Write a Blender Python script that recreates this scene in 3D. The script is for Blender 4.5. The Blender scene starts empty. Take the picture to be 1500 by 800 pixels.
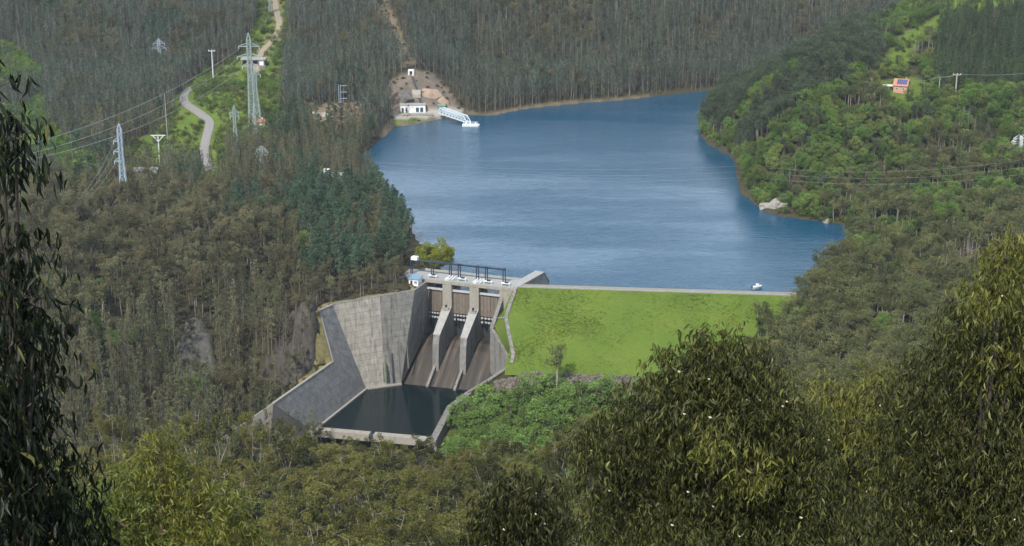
import bpy, math, random
import numpy as np
from mathutils import Vector, Matrix

rng = np.random.default_rng(7)
random.seed(7)
scene = bpy.context.scene
COL = scene.collection

# ------------------------------------------------------------------ camera
CAMZ, FPX, PITCH = 230.0, 2350.0, math.radians(17.7)
cam_d = bpy.data.cameras.new('camera')
cam = bpy.data.objects.new('camera', cam_d)
COL.objects.link(cam)
cam.location = (0, 0, CAMZ)
cam.rotation_euler = (math.radians(90) - PITCH, 0, 0)
cam_d.sensor_width = 36.0
cam_d.lens = FPX / 1500 * 36
cam_d.clip_start = 0.5
cam_d.clip_end = 8000
scene.camera = cam

# ------------------------------------------------------------------ sky, sun, exposure
SUN_AZ = Vector((-0.42, -0.91))          # horizontal direction towards the sun (behind the camera, to the left)
SUN_EL = math.radians(50)
world = bpy.data.worlds.new('World')
scene.world = world
world.use_nodes = True
wn = world.node_tree
for n in list(wn.nodes):
    wn.nodes.remove(n)
sky = wn.nodes.new('ShaderNodeTexSky')
sky.sky_type = 'NISHITA'
sky.sun_disc = False
sky.sun_elevation = SUN_EL
sky.sun_rotation = math.atan2(SUN_AZ.x, SUN_AZ.y)
sky.air_density = 1.0
sky.dust_density = 1.0
bg = wn.nodes.new('ShaderNodeBackground')
bg.inputs['Strength'].default_value = 0.075
wo = wn.nodes.new('ShaderNodeOutputWorld')
wtc = wn.nodes.new('ShaderNodeTexCoord')
wmp = wn.nodes.new('ShaderNodeMapping')
wmp.inputs['Scale'].default_value = (1.0, 1.0, 2.6)
wns = wn.nodes.new('ShaderNodeTexNoise')
wns.inputs['Scale'].default_value = 2.6
wns.inputs['Detail'].default_value = 6
wns.inputs['Roughness'].default_value = 0.55
wrm = wn.nodes.new('ShaderNodeMapRange')
wrm.interpolation_type = 'SMOOTHSTEP'
wrm.inputs['From Min'].default_value = 0.44
wrm.inputs['From Max'].default_value = 0.70
wmx = wn.nodes.new('ShaderNodeMix')
wmx.data_type = 'RGBA'
wmx.inputs[7].default_value = (22.5, 26.2, 30.5, 1)      # sunlit cloud
wn.links.new(wtc.outputs['Generated'], wmp.inputs[0])
wn.links.new(wmp.outputs[0], wns.inputs['Vector'])
wsp = wn.nodes.new('ShaderNodeSeparateXYZ')            # cloud cover closes up towards the horizon, all round
wn.links.new(wtc.outputs['Generated'], wsp.inputs[0])
wel = wn.nodes.new('ShaderNodeMapRange')
wel.inputs['From Min'].default_value = 0.0
wel.inputs['From Max'].default_value = 0.85
wel.inputs['To Min'].default_value = 0.30
wel.inputs['To Max'].default_value = -0.10
wn.links.new(wsp.outputs['Z'], wel.inputs['Value'])
wad = wn.nodes.new('ShaderNodeMath')
wad.operation = 'ADD'
wn.links.new(wns.outputs['Fac'], wad.inputs[0])
wn.links.new(wel.outputs[0], wad.inputs[1])
wn.links.new(wad.outputs[0], wrm.inputs['Value'])
wn.links.new(wrm.outputs[0], wmx.inputs[0])
wn.links.new(sky.outputs[0], wmx.inputs[6])
wn.links.new(wmx.outputs[2], bg.inputs[0])
wn.links.new(bg.outputs[0], wo.inputs[0])
sun_d = bpy.data.lights.new('sun', 'SUN')
sun_d.energy = 5.0
sun_d.angle = math.radians(1.0)
sun_d.color = (1.0, 0.94, 0.85)
sun = bpy.data.objects.new('sun', sun_d)
COL.objects.link(sun)
sh = SUN_AZ.normalized()
to_sun = Vector((sh.x * math.cos(SUN_EL), sh.y * math.cos(SUN_EL), math.sin(SUN_EL)))
sun.rotation_euler = to_sun.to_track_quat('Z', 'Y').to_euler()
scene.view_settings.view_transform = 'Standard'
scene.view_settings.look = 'None'
scene.view_settings.exposure = 0.12
scene.view_settings.gamma = 1.0
scene.cycles.max_bounces = 6
scene.cycles.diffuse_bounces = 3
scene.cycles.glossy_bounces = 3
scene.cycles.transmission_bounces = 3
scene.cycles.volume_bounces = 0
scene.cycles.transparent_max_bounces = 6
scene.cycles.sample_clamp_indirect = 4.0
scene.cycles.use_denoising = True

# ------------------------------------------------------------------ picture geometry helpers (world positions from sight lines)
CP, SP = math.cos(PITCH), math.sin(PITCH)


def tanv(v):
    """slope of the sight line through picture row v: metres down per metre forward"""
    return math.tan(PITCH + math.atan((v - 400) / FPX))


def P(u, v, z=None, Y=None):
    t = tanv(v)
    if Y is None:
        Y = (CAMZ - z) / t
    else:
        z = CAMZ - Y * t
    zc = Y * CP + (CAMZ - z) * SP
    return Vector(((u - 750) / FPX * zc, Y, z))


def proj(x, y, z):
    zc = y * CP + (CAMZ - z) * SP
    yc = (z - CAMZ) * CP + y * SP
    return 750 + FPX * x / zc, 400 - FPX * yc / zc, zc


def inpoly(x, y, poly):
    x = np.asarray(x, float)
    y = np.asarray(y, float)
    c = np.zeros(x.shape, bool)
    n = len(poly)
    for i in range(n):
        x1, y1 = poly[i][0], poly[i][1]
        x2, y2 = poly[(i + 1) % n][0], poly[(i + 1) % n][1]
        if y1 == y2:
            continue
        m = ((y1 > y) != (y2 > y)) & (x < (x2 - x1) * (y - y1) / (y2 - y1) + x1)
        c ^= m
    return c


def dist_line(x, y, pts, closed=False):
    """distance to a polyline and the z interpolated at the nearest point"""
    x = np.asarray(x, float)
    y = np.asarray(y, float)
    best = np.full(x.shape, 1e9)
    zz = np.zeros(x.shape)
    n = len(pts)
    for i in range(n if closed else n - 1):
        a, b = pts[i], pts[(i + 1) % n]
        dx, dy = b[0] - a[0], b[1] - a[1]
        L = dx * dx + dy * dy + 1e-9
        t = np.clip(((x - a[0]) * dx + (y - a[1]) * dy) / L, 0, 1)
        d = np.hypot(x - a[0] - t * dx, y - a[1] - t * dy)
        m = d < best
        best = np.where(m, d, best)
        za = a[2] if len(a) > 2 else 0
        zb = b[2] if len(b) > 2 else 0
        zz = np.where(m, za + t * (zb - za), zz)
    return best, zz


# ------------------------------------------------------------------ mesh helpers
ORG = {}


def link(o, parent=None):
    COL.objects.link(o)
    if parent is not None:
        o.parent = parent
    return o


def tag(o, label=None, cat=None, group=None, kind=None):
    if label:
        o['label'] = label
    if cat:
        o['category'] = cat
    if group:
        o['group'] = group
    if kind:
        o['kind'] = kind
    return o


def thing(name, loc, label, cat, group=None):
    o = bpy.data.objects.new(name, None)
    o.empty_display_size = 0.5
    o.location = loc
    link(o)
    ORG[o.name] = Vector(loc)
    return tag(o, label, cat, group)


def mesh_np(name, verts, faces, mats, mat_idx=None, smooth=False):
    """faces: (M,k) int array with constant k"""
    me = bpy.data.meshes.new(name)
    verts = np.asarray(verts, np.float32)
    faces = np.asarray(faces, np.int32)
    M, k = faces.shape
    me.vertices.add(len(verts))
    me.vertices.foreach_set('co', verts.ravel())
    me.loops.add(M * k)
    me.loops.foreach_set('vertex_index', faces.ravel())
    me.polygons.add(M)
    me.polygons.foreach_set('loop_start', np.arange(0, M * k, k, dtype=np.int32))
    me.polygons.foreach_set('loop_total', np.full(M, k, np.int32))
    if mat_idx is not None:
        me.polygons.foreach_set('material_index', np.asarray(mat_idx, np.int32))
    if smooth:
        me.polygons.foreach_set('use_smooth', np.ones(M, bool))
    me.update(calc_edges=True)
    for m in (mats if isinstance(mats, (list, tuple)) else [mats]):
        me.materials.append(m)
    return me


class MB:
    def __init__(s):
        s.v, s.f = [], []

    def add(s, vs, fs):
        b = len(s.v)
        s.v += [tuple(v) for v in vs]
        s.f += [tuple(b + i for i in f) for f in fs]
        return s

    def hexa(s, c8):
        """8 corners: bottom loop 0-3, top loop 4-7"""
        return s.add(c8, [(3, 2, 1, 0), (4, 5, 6, 7), (0, 1, 5, 4), (1, 2, 6, 5), (2, 3, 7, 6), (3, 0, 4, 7)])

    def box(s, c, size, ax=None):
        ax = ax or (Vector((1, 0, 0)), Vector((0, 1, 0)), Vector((0, 0, 1)))
        c = Vector(c)
        X, Y, Z = (ax[i] * size[i] / 2 for i in range(3))
        return s.hexa([c - X - Y - Z, c + X - Y - Z, c + X + Y - Z, c - X + Y - Z,
                       c - X - Y + Z, c + X - Y + Z, c + X + Y + Z, c - X + Y + Z])

    def bar(s, p, q, w, h=None):
        p, q = Vector(p), Vector(q)
        d = (q - p)
        if d.length < 1e-6:
            return s
        d.normalize()
        up = Vector((0, 0, 1)) if abs(d.z) < 0.95 else Vector((0, 1, 0))
        a = d.cross(up).normalized()
        b = a.cross(d).normalized()
        a *= w / 2
        b *= (h or w) / 2
        return s.hexa([p - a - b, p + a - b, p + a + b, p - a + b, q - a - b, q + a - b, q + a + b, q - a + b])

    def tube(s, pts, rad, n=6, cap=True):
        pts = [Vector(p) for p in pts]
        base = len(s.v)
        for i, p in enumerate(pts):
            d = (pts[min(i + 1, len(pts) - 1)] - pts[max(i - 1, 0)])
            d = d.normalized() if d.length > 1e-9 else Vector((0, 0, 1))
            up = Vector((0, 1, 0)) if abs(d.y) < 0.9 else Vector((1, 0, 0))
            a = d.cross(up).normalized()
            b = d.cross(a).normalized()
            r = rad[i] if isinstance(rad, (list, tuple)) else rad
            for k in range(n):
                t = 2 * math.pi * k / n
                s.v.append(tuple(p + a * (r * math.cos(t)) + b * (r * math.sin(t))))
        for i in range(len(pts) - 1):
            for k in range(n):
                k2 = (k + 1) % n
                s.f.append((base + i * n + k, base + i * n + k2, base + (i + 1) * n + k2, base + (i + 1) * n + k))
        if cap:
            s.f.append(tuple(base + k for k in range(n))[::-1])
            s.f.append(tuple(base + (len(pts) - 1) * n + k for k in range(n)))
        return s

    def prism(s, loop, vec):
        """closed loop of points extruded by vec"""
        vec = Vector(vec)
        n = len(loop)
        lp = [Vector(p) for p in loop]
        b = len(s.v)
        s.v += [tuple(p) for p in lp] + [tuple(p + vec) for p in lp]
        s.f.append(tuple(b + i for i in range(n))[::-1])
        s.f.append(tuple(b + n + i for i in range(n)))
        for i in range(n):
            j = (i + 1) % n
            s.f.append((b + i, b + j, b + n + j, b + n + i))
        return s

    def mesh(s, name, mat, org=None, smooth=False):
        me = bpy.data.meshes.new(name)
        o = org or Vector((0, 0, 0))
        me.from_pydata([(v[0] - o[0], v[1] - o[1], v[2] - o[2]) for v in s.v], [], s.f)
        me.update()
        me.materials.append(mat)
        if smooth:
            me.polygons.foreach_set('use_smooth', np.ones(len(me.polygons), bool))
        import bmesh
        bm = bmesh.new()
        bm.from_mesh(me)
        bmesh.ops.recalc_face_normals(bm, faces=bm.faces)
        bm.to_mesh(me)
        bm.free()
        return me

    def build(s, name, mat, parent=None, loc=None, smooth=False):
        """parent given: vertices (world) become relative to the thing's base"""
        if parent is not None:
            org = ORG[parent.name]
        else:
            org = Vector(loc) if loc is not None else Vector((0, 0, 0))
        o = bpy.data.objects.new(name, s.mesh(name, mat, org, smooth))
        link(o, parent)
        if parent is None:
            o.location = org
        ORG[o.name] = org
        return o


# ------------------------------------------------------------------ materials
def newmat(name):
    m = bpy.data.materials.new(name)
    m.use_nodes = True
    nt = m.node_tree
    for n in list(nt.nodes):
        nt.nodes.remove(n)
    out = nt.nodes.new('ShaderNodeOutputMaterial')
    return m, nt, out


def nd(nt, typ, **kw):
    n = nt.nodes.new(typ)
    for k, v in kw.items():
        if k in n.inputs:
            n.inputs[k].default_value = v
        else:
            setattr(n, k, v)
    return n


def mixc(nt, fac, a, b, blend='MIX'):
    n = nt.nodes.new('ShaderNodeMix')
    n.data_type = 'RGBA'
    n.blend_type = blend
    for sock, val in ((n.inputs[0], fac), (n.inputs[6], a), (n.inputs[7], b)):
        if hasattr(val, 'is_linked') or isinstance(val, bpy.types.NodeSocket):
            nt.links.new(val, sock)
        else:
            sock.default_value = val if not isinstance(val, tuple) else (*val, 1.0)[:4]
    return n.outputs[2]


def ramp(nt, fac, stops):
    n = nt.nodes.new('ShaderNodeValToRGB')
    el = n.color_ramp.elements
    while len(el) < len(stops):
        el.new(0.5)
    for e, (p, c) in zip(el, stops):
        e.position = p
        e.color = (*c, 1) if len(c) == 3 else c
    nt.links.new(fac, n.inputs[0])
    return n.outputs[0]


def pos_noise(nt, scale=(1, 1, 1), nscale=1.0, detail=4, rough=0.55, coord='pos'):
    if coord == 'pos':
        c = nt.nodes.new('ShaderNodeNewGeometry').outputs['Position']
    else:
        c = nt.nodes.new('ShaderNodeTexCoord').outputs['Object']
    mp = nd(nt, 'ShaderNodeMapping')
    mp.inputs['Scale'].default_value = scale
    nt.links.new(c, mp.inputs[0])
    n = nd(nt, 'ShaderNodeTexNoise', Scale=nscale, Detail=detail, Roughness=rough)
    nt.links.new(mp.outputs[0], n.inputs['Vector'])
    return n.outputs['Fac']


def smoothstep(nt, val, lo, hi):
    n = nd(nt, 'ShaderNodeMapRange', interpolation_type='SMOOTHSTEP')
    n.inputs['From Min'].default_value = lo
    n.inputs['From Max'].default_value = hi
    nt.links.new(val, n.inputs['Value'])
    return n.outputs['Result']


def foliage(name, dark, mid, light, trans=0.25, gloss=0.0, spread=1.0, hue2=None):
    """leaf colours: one random shade per leaf and one per tree"""
    m, nt, out = newmat(name)
    geo = nt.nodes.new('ShaderNodeNewGeometry')
    oi = nt.nodes.new('ShaderNodeObjectInfo')
    c = ramp(nt, geo.outputs['Random Per Island'], [(0.0, dark), (0.55, mid), (1.0, light)])
    if hue2:
        f = smoothstep(nt, oi.outputs['Random'], 0.35, 0.95)
        c = mixc(nt, f, c, mixc(nt, 0.75, c, hue2))
    # whole-tree brightness
    mm = nd(nt, 'ShaderNodeMapRange')
    mm.inputs['To Min'].default_value = 1.0 - 0.35 * spread
    mm.inputs['To Max'].default_value = 1.0 + 0.35 * spread
    r2 = nd(nt, 'ShaderNodeMath', operation='FRACT')
    mul = nd(nt, 'ShaderNodeMath', operation='MULTIPLY')
    mul.inputs[1].default_value = 17.31
    nt.links.new(oi.outputs['Random'], mul.inputs[0])
    nt.links.new(mul.outputs[0], r2.inputs[0])
    nt.links.new(r2.outputs[0], mm.inputs['Value'])
    vm = nd(nt, 'ShaderNodeVectorMath', operation='SCALE')
    nt.links.new(c, vm.inputs[0])
    nt.links.new(mm.outputs[0], vm.inputs['Scale'])
    c = vm.outputs[0]
    if gloss > 0:
        b = nd(nt, 'ShaderNodeBsdfPrincipled', Roughness=0.42)
        b.inputs['Specular IOR Level'].default_value = gloss
        nt.links.new(c, b.inputs['Base Color'])
    else:
        b = nd(nt, 'ShaderNodeBsdfDiffuse')
        nt.links.new(c, b.inputs['Color'])
    t = nd(nt, 'ShaderNodeBsdfTranslucent')
    nt.links.new(c, t.inputs['Color'])
    mx = nd(nt, 'ShaderNodeMixShader')
    mx.inputs[0].default_value = trans
    nt.links.new(b.outputs[0], mx.inputs[1])
    nt.links.new(t.outputs[0], mx.inputs[2])
    nt.links.new(mx.outputs[0], out.inputs['Surface'])
    return m


def simple(name, col, rough=0.7, metal=0.0, var=0.25, nscale=1.5, bump=0.0, streak=0.0, streak_col=None, scale=(1, 1, 1), rnd=0.0):
    """painted or weathered surface: base colour broken by noise, with optional vertical run-off streaks"""
    m, nt, out = newmat(name)
    b = nd(nt, 'ShaderNodeBsdfPrincipled', Roughness=rough, Metallic=metal)
    f = pos_noise(nt, scale, nscale, 5, 0.6)
    c = ramp(nt, f, [(0.25, tuple(x * (1 - var) for x in col)), (0.75, tuple(min(1, x * (1 + var)) for x in col))])
    if streak > 0:
        s = pos_noise(nt, (0.75, 0.75, 0.045), 1.0, 5, 0.7)
        sm = smoothstep(nt, s, 0.47, 0.68)
        k = nd(nt, 'ShaderNodeMath', operation='MULTIPLY')
        k.inputs[1].default_value = streak
        nt.links.new(sm, k.inputs[0])
        c = mixc(nt, k.outputs[0], c, streak_col or tuple(x * 0.35 for x in col))
    if rnd > 0:
        oi = nt.nodes.new('ShaderNodeObjectInfo')
        mm = nd(nt, 'ShaderNodeMapRange')
        mm.inputs['To Min'].default_value = 1 - rnd
        mm.inputs['To Max'].default_value = 1 + rnd
        nt.links.new(oi.outputs['Random'], mm.inputs['Value'])
        vm = nd(nt, 'ShaderNodeVectorMath', operation='SCALE')
        nt.links.new(c, vm.inputs[0])
        nt.links.new(mm.outputs[0], vm.inputs['Scale'])
        c = vm.outputs[0]
    nt.links.new(c, b.inputs['Base Color'])
    if bump > 0:
        bf = pos_noise(nt, scale, nscale * 4, 6, 0.65)
        bp = nd(nt, 'ShaderNodeBump', Strength=bump, Distance=0.3)
        nt.links.new(bf, bp.inputs['Height'])
        nt.links.new(bp.outputs[0], b.inputs['Normal'])
    nt.links.new(b.outputs[0], out.inputs['Surface'])
    return m


M = {}
M['euc_leaf'] = foliage('euc_leaf', (0.054, 0.07, 0.036), (0.12, 0.14, 0.07), (0.205, 0.22, 0.11), 0.36, spread=1.3, hue2=(0.19, 0.16, 0.09))
M['euc_leaf_grey'] = foliage('euc_leaf_grey', (0.036, 0.062, 0.046), (0.074, 0.114, 0.082), (0.13, 0.175, 0.125), 0.35, spread=1.2, hue2=(0.12, 0.13, 0.085))
M['gum_leaf'] = foliage('gum_leaf', (0.034, 0.043, 0.012), (0.082, 0.094, 0.026), (0.185, 0.185, 0.05), 0.32, spread=1.3, hue2=(0.16, 0.15, 0.04))
M['hill_gum_leaf'] = foliage('hill_gum_leaf', (0.05, 0.066, 0.026), (0.115, 0.135, 0.052), (0.2, 0.21, 0.085), 0.35, spread=1.1, hue2=(0.165, 0.16, 0.065))
M['broad_leaf'] = foliage('broad_leaf', (0.055, 0.115, 0.022), (0.115, 0.215, 0.042), (0.2, 0.31, 0.075), 0.35, hue2=(0.22, 0.26, 0.075))
M['willow_leaf'] = foliage('willow_leaf', (0.1, 0.175, 0.042), (0.175, 0.285, 0.07), (0.255, 0.375, 0.105), 0.38, spread=0.9, hue2=(0.15, 0.23, 0.05))
M['pine_leaf'] = foliage('pine_leaf', (0.036, 0.078, 0.046), (0.072, 0.13, 0.078), (0.12, 0.19, 0.115), 0.35)
M['conifer_leaf'] = foliage('conifer_leaf', (0.028, 0.058, 0.025), (0.055, 0.098, 0.04), (0.095, 0.15, 0.06), 0.3)
M['shrub_leaf'] = foliage('shrub_leaf', (0.065, 0.111, 0.023), (0.124, 0.189, 0.039), (0.195, 0.260, 0.065), 0.3, hue2=(0.15, 0.14, 0.05))
M['brown_gum_leaf'] = foliage('brown_gum_leaf', (0.06, 0.066, 0.036), (0.132, 0.135, 0.07), (0.22, 0.21, 0.112), 0.36, spread=1.3, hue2=(0.16, 0.135, 0.07))
M['dark_gum_leaf'] = foliage('dark_gum_leaf', (0.034, 0.052, 0.03), (0.075, 0.105, 0.058), (0.135, 0.165, 0.09), 0.33)
M['brown_scrub'] = foliage('brown_scrub', (0.065, 0.058, 0.036), (0.117, 0.104, 0.065), (0.182, 0.156, 0.098), 0.3)
M['bush_leaf'] = foliage('bush_leaf', (0.09, 0.12, 0.015), (0.19, 0.22, 0.03), (0.3, 0.3, 0.05), 0.35)
M['near_dark'] = foliage('near_dark', (0.004, 0.007, 0.004), (0.01, 0.015, 0.008), (0.024, 0.032, 0.016), 0.25, gloss=0.18)  # near-black leaves: foreground cloud shade put into the colour
M['near_olive'] = foliage('near_olive', (0.015, 0.02, 0.007), (0.042, 0.049, 0.016), (0.115, 0.114, 0.036), 0.3, gloss=0.22)  # leaf tone lowered to carry the shade over the foreground
M['near_young'] = foliage('near_young', (0.055, 0.064, 0.013), (0.115, 0.122, 0.025), (0.2, 0.195, 0.042), 0.33, gloss=0.3)
M['near_lime'] = foliage('near_lime', (0.055, 0.064, 0.012), (0.115, 0.12, 0.022), (0.21, 0.20, 0.04), 0.35, gloss=.3)
M['near_green'] = foliage('near_green', (0.045, 0.065, 0.014), (0.095, 0.125, 0.026), (0.18, 0.2, 0.042), 0.35, gloss=0.3)
M['bark_pale'] = simple('bark_pale', (0.27, 0.245, 0.20), 0.85, var=0.35, nscale=0.8)
M['bark_far'] = simple('bark_far', (0.19, 0.18, 0.155), 0.9, var=0.35, nscale=0.8, rnd=0.35)
M['bark_grey'] = simple('bark_grey', (0.15, 0.135, 0.11), 0.9, var=0.35, nscale=0.8, rnd=0.4)
M['bark_brown'] = simple('bark_brown', (0.11, 0.075, 0.05), 0.9, var=0.35, nscale=2)
M['bark_dark'] = simple('bark_dark', (0.05, 0.04, 0.03), 0.9, var=0.35, nscale=2)
M['flower'] = simple('flower', (0.50, 0.46, 0.36), 0.8, var=0.1)

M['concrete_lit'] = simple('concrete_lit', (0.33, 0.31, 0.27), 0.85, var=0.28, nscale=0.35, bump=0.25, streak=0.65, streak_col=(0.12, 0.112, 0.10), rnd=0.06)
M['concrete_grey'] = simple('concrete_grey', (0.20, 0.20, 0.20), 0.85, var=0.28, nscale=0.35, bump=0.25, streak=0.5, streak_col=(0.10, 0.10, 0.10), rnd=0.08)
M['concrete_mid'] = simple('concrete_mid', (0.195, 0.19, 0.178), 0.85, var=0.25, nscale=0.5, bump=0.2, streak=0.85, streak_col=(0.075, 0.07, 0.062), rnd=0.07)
M['concrete_pale'] = simple('concrete_pale', (0.30, 0.28, 0.24), 0.8, var=0.15, nscale=0.8, bump=0.1, streak=0.3)
M['deck_concrete'] = simple('deck_concrete', (0.30, 0.30, 0.295), 0.8, var=0.2, nscale=0.7, bump=0.1)
M['moss'] = simple('moss', (0.09, 0.13, 0.025), 0.95, var=0.4, nscale=2.0)
M['joint'] = simple('joint', (0.14, 0.132, 0.12), 0.9, var=0.2)
M['chute'] = simple('chute', (0.105, 0.085, 0.065), 0.6, var=0.3, nscale=0.4, bump=0.2, streak=0.0)
M['gate_plank'] = simple('gate_plank', (0.16, 0.132, 0.105), 0.7, var=0.2, nscale=0.7, streak=0.5, streak_col=(0.10, 0.065, 0.045), rnd=0.1)
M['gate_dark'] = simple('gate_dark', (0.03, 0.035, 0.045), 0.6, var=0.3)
M['gate_rib'] = simple('gate_rib', (0.42, 0.44, 0.46), 0.6, var=0.15)
M['steel_dark'] = simple('steel_dark', (0.035, 0.05, 0.085), 0.45, 0.3, var=0.2)
M['steel_white'] = simple('steel_white', (0.62, 0.65, 0.67), 0.5, var=0.1)
M['steel_galv'] = simple('steel_galv', (0.30, 0.36, 0.35), 0.5, 0.2, var=0.12)
M['steel_blue'] = simple('steel_blue', (0.36, 0.44, 0.52), 0.5, 0.2, var=0.12)
M['steel_mast'] = simple('steel_mast', (0.22, 0.27, 0.32), 0.6, 0.2, var=0.15)
M['bridge_blue'] = simple('bridge_blue', (0.55, 0.65, 0.74), 0.5, var=0.08)
M['wire'] = simple('wire', (0.30, 0.32, 0.33), 0.5, 0.4, var=0.05)
M['wall_white'] = simple('wall_white', (0.72, 0.74, 0.74), 0.7, var=0.08, nscale=0.8, streak=0.15)
M['roof_blue'] = simple('roof_blue', (0.16, 0.27, 0.38), 0.5, var=0.15)
M['glass_dark'] = simple('glass_dark', (0.03, 0.04, 0.055), 0.15, var=0.2)
M['roof_orange'] = simple('roof_orange', (0.42, 0.19, 0.12), 0.8, var=0.2, nscale=1.0)
M['wall_salmon'] = simple('wall_salmon', (0.48, 0.27, 0.20), 0.8, var=0.1)
M['solar'] = simple('solar', (0.06, 0.09, 0.20), 0.2, var=0.2)
M['wood_pole'] = simple('wood_pole', (0.38, 0.35, 0.31), 0.8, var=0.15)
M['asphalt'] = simple('asphalt', (0.22, 0.21, 0.205), 0.9, var=0.12, nscale=0.5)
M['dirt'] = simple('dirt', (0.27, 0.235, 0.17), 0.95, var=0.2, nscale=0.4)
M['gravel'] = simple('gravel', (0.42, 0.40, 0.35), 0.95, var=0.2, nscale=0.8)
M['rock_dark'] = simple('rock_dark', (0.115, 0.105, 0.10), 0.9, var=0.45, nscale=0.5, bump=0.8, rnd=0.2)
M['cliff_rock'] = simple('cliff_rock', (0.048, 0.043, 0.038), 0.9, var=0.55, nscale=0.45, bump=0.8, streak=0.7, streak_col=(0.10, 0.08, 0.045))
M['scar_rock'] = simple('scar_rock', (0.07, 0.068, 0.064), 0.9, var=0.5, nscale=0.45, bump=0.8, streak=0.4, streak_col=(0.08, 0.075, 0.065))
M['rock_beige'] = simple('rock_beige', (0.30, 0.225, 0.165), 0.95, var=0.35, nscale=0.25, bump=0.7)
M['rock_pale'] = simple('rock_pale', (0.30, 0.28, 0.26), 0.9, var=0.3, nscale=0.6, bump=0.6, rnd=0.25)
M['riprap'] = simple('riprap', (0.115, 0.10, 0.082), 0.95, var=0.35, nscale=1.2, rnd=0.35)
M['green_paint'] = simple('green_paint', (0.06, 0.22, 0.16), 0.6, var=0.1)
M['rust_roof'] = simple('rust_roof', (0.33, 0.14, 0.075), 0.8, var=0.2)
M['blade'] = foliage('blade', (0.08, 0.128, 0.018), (0.11, 0.16, 0.025), (0.155, 0.188, 0.036), 0.3, spread=0.5, hue2=(0.17, 0.185, 0.042))

# ------------------------------------------------------------------ the place: dam axes, shore line, terrain
ZC, ZPOOL = 6.5, -35.0
DL, DR = P(622, 409, z=ZC), P(752, 423, z=ZC)        # spillway deck, front edge
EX = (DR - DL); DECKW = EX.length; EX.normalize()
DX = Vector((EX.y, -EX.x, 0))                          # downstream


def SPW(s, t, z):
    p = DL + EX * s + DX * t
    return Vector((p.x, p.y, z))


CR_L, CR_R = P(754, 421, z=ZC), P(1176, 434, z=ZC)     # dam crest, downstream edge
CDIR = (CR_R - CR_L); CRL = CDIR.length; CDIR.normalize()
CUP = Vector((-CDIR.y, CDIR.x, 0))                     # upstream


def DAM(s, t, z):
    p = CR_L + CDIR * s + CUP * t
    return Vector((p.x, p.y, z))


lake_px = [(1178, 426), (1226, 385), (1248, 345), (1240, 331), (1180, 322), (1140, 317), (1115, 309), (1098, 290), (1086, 283), (1080, 240), (1070, 228),
           (1040, 212), (1027, 200), (1024, 185), (1045, 160), (1062, 140), (1090, 128), (1060, 131), (1000, 137), (900, 148), (850, 151), (800, 156), (760, 161), (715, 170), (690, 168),
           (655, 172), (638, 176), (600, 184), (575, 186), (562, 200), (545, 215), (520, 232), (530, 250), (545, 262), (560, 285), (575, 300),
           (600, 330), (612, 352), (640, 385)]
LAKE = [tuple(P(u, v, z=0)[:2]) for u, v in lake_px] + [tuple(SPW(4, -22, 0)[:2]), tuple(SPW(1, -4, 0)[:2]), tuple(SPW(37, -4, 0)[:2]), tuple(DAM(8, 14, 0)[:2]), tuple(DAM(CRL - 2, 14, 0)[:2])]
POND = [tuple(P(u, v, z=0)[:2]) for u, v in [(-140, 270), (-60, 270), (14, 274), (30, 285), (14, 300), (-60, 306), (-140, 306)]]

# spillway side walls: top lines (x, y, z)
WT = [P(330, 640, z=-31), P(400, 592, z=-23), P(445, 563, z=-20.5), P(487, 531, z=-18), P(467, 456, z=3.5), P(487, 447, z=5), P(607, 426, z=5.6), P(624, 414, z=6.4)]
WB = [P(395, 668, z=-36), P(458, 632, z=ZPOOL), P(495, 601, z=ZPOOL), P(536, 570, z=ZPOOL), P(536, 570, z=ZPOOL), P(536, 570, z=ZPOOL), P(587, 563, z=ZPOOL), SPW(1, 1, -18)]
# the pool-side wall is one plane: put its upper corners on it
_n = (WB[1] - WB[3]).cross(WT[5] - WB[3]).normalized()
for _i, _uv in ((1, (400, 592)), (2, (445, 563)), (3, (487, 531)), (4, (467, 456))):
    _c = Vector((0, 0, CAMZ))
    _d = P(_uv[0], _uv[1], Y=600) - _c
    WT[_i] = _c + _d * ((WB[3] - _c).dot(_n) / _d.dot(_n))
RT = [SPW(36.4, 0, 2), SPW(36.4, 14, -8), P(749, 533, z=-20), P(713, 557, z=-24.5), P(683, 575, z=-30), P(655, 596, z=-31), P(629, 646, z=-32)]
CUT = [tuple(p[:2]) for p in WT] + [tuple(SPW(36.4, -12, 0)[:2])] + [tuple(p[:2]) for p in RT] + [tuple(P(455, 640, z=-36)[:2]), tuple(P(395, 668, z=-36)[:2])]

FRONT = [tuple(P(380, 672, z=-36)[:2]), tuple(P(455, 640, z=-36)[:2]), tuple(P(630, 652, z=-36)[:2])]
# control points of the ground
CPTS = []


def G(u, v, Y, h=0):
    p = P(u, v, Y=Y)
    CPTS.append((p.x, p.y, p.z - h))


def Wp(x, y, z):
    CPTS.append((x, y, z))


for x, y in LAKE[::1]:
    Wp(x, y, 0.5)
for x, y in POND:
    Wp(x, y, 0.5)
# left hill between the valley and the lake
for a in [(100, 300, 700, 26), (200, 266, 790, 27), (350, 266, 810, 25), (100, 450, 630, 18), (100, 640, 560, 20), (300, 276, 750, 27), (300, 400, 690, 18), (300, 520, 640, 16), (300, 620, 600, 15),
          (450, 290, 765, 23), (450, 440, 682, 2), (420, 520, 655, 4), (400, 420, 690, 12), (592, 402, 702, 0), (560, 345, 735, 14), (500, 400, 700, 8), (530, 425, 684, 1), (200, 350, 715, 21), (200, 520, 625, 16), (-60, 350, 690, 19), (-200, 300, 690, 15), (-60, 560, 590, 18),
          (370, 560, 640, 3), (430, 555, 640, 2), (540, 290, 800, 16), (510, 262, 860, 10)]:
    G(*a)
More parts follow.
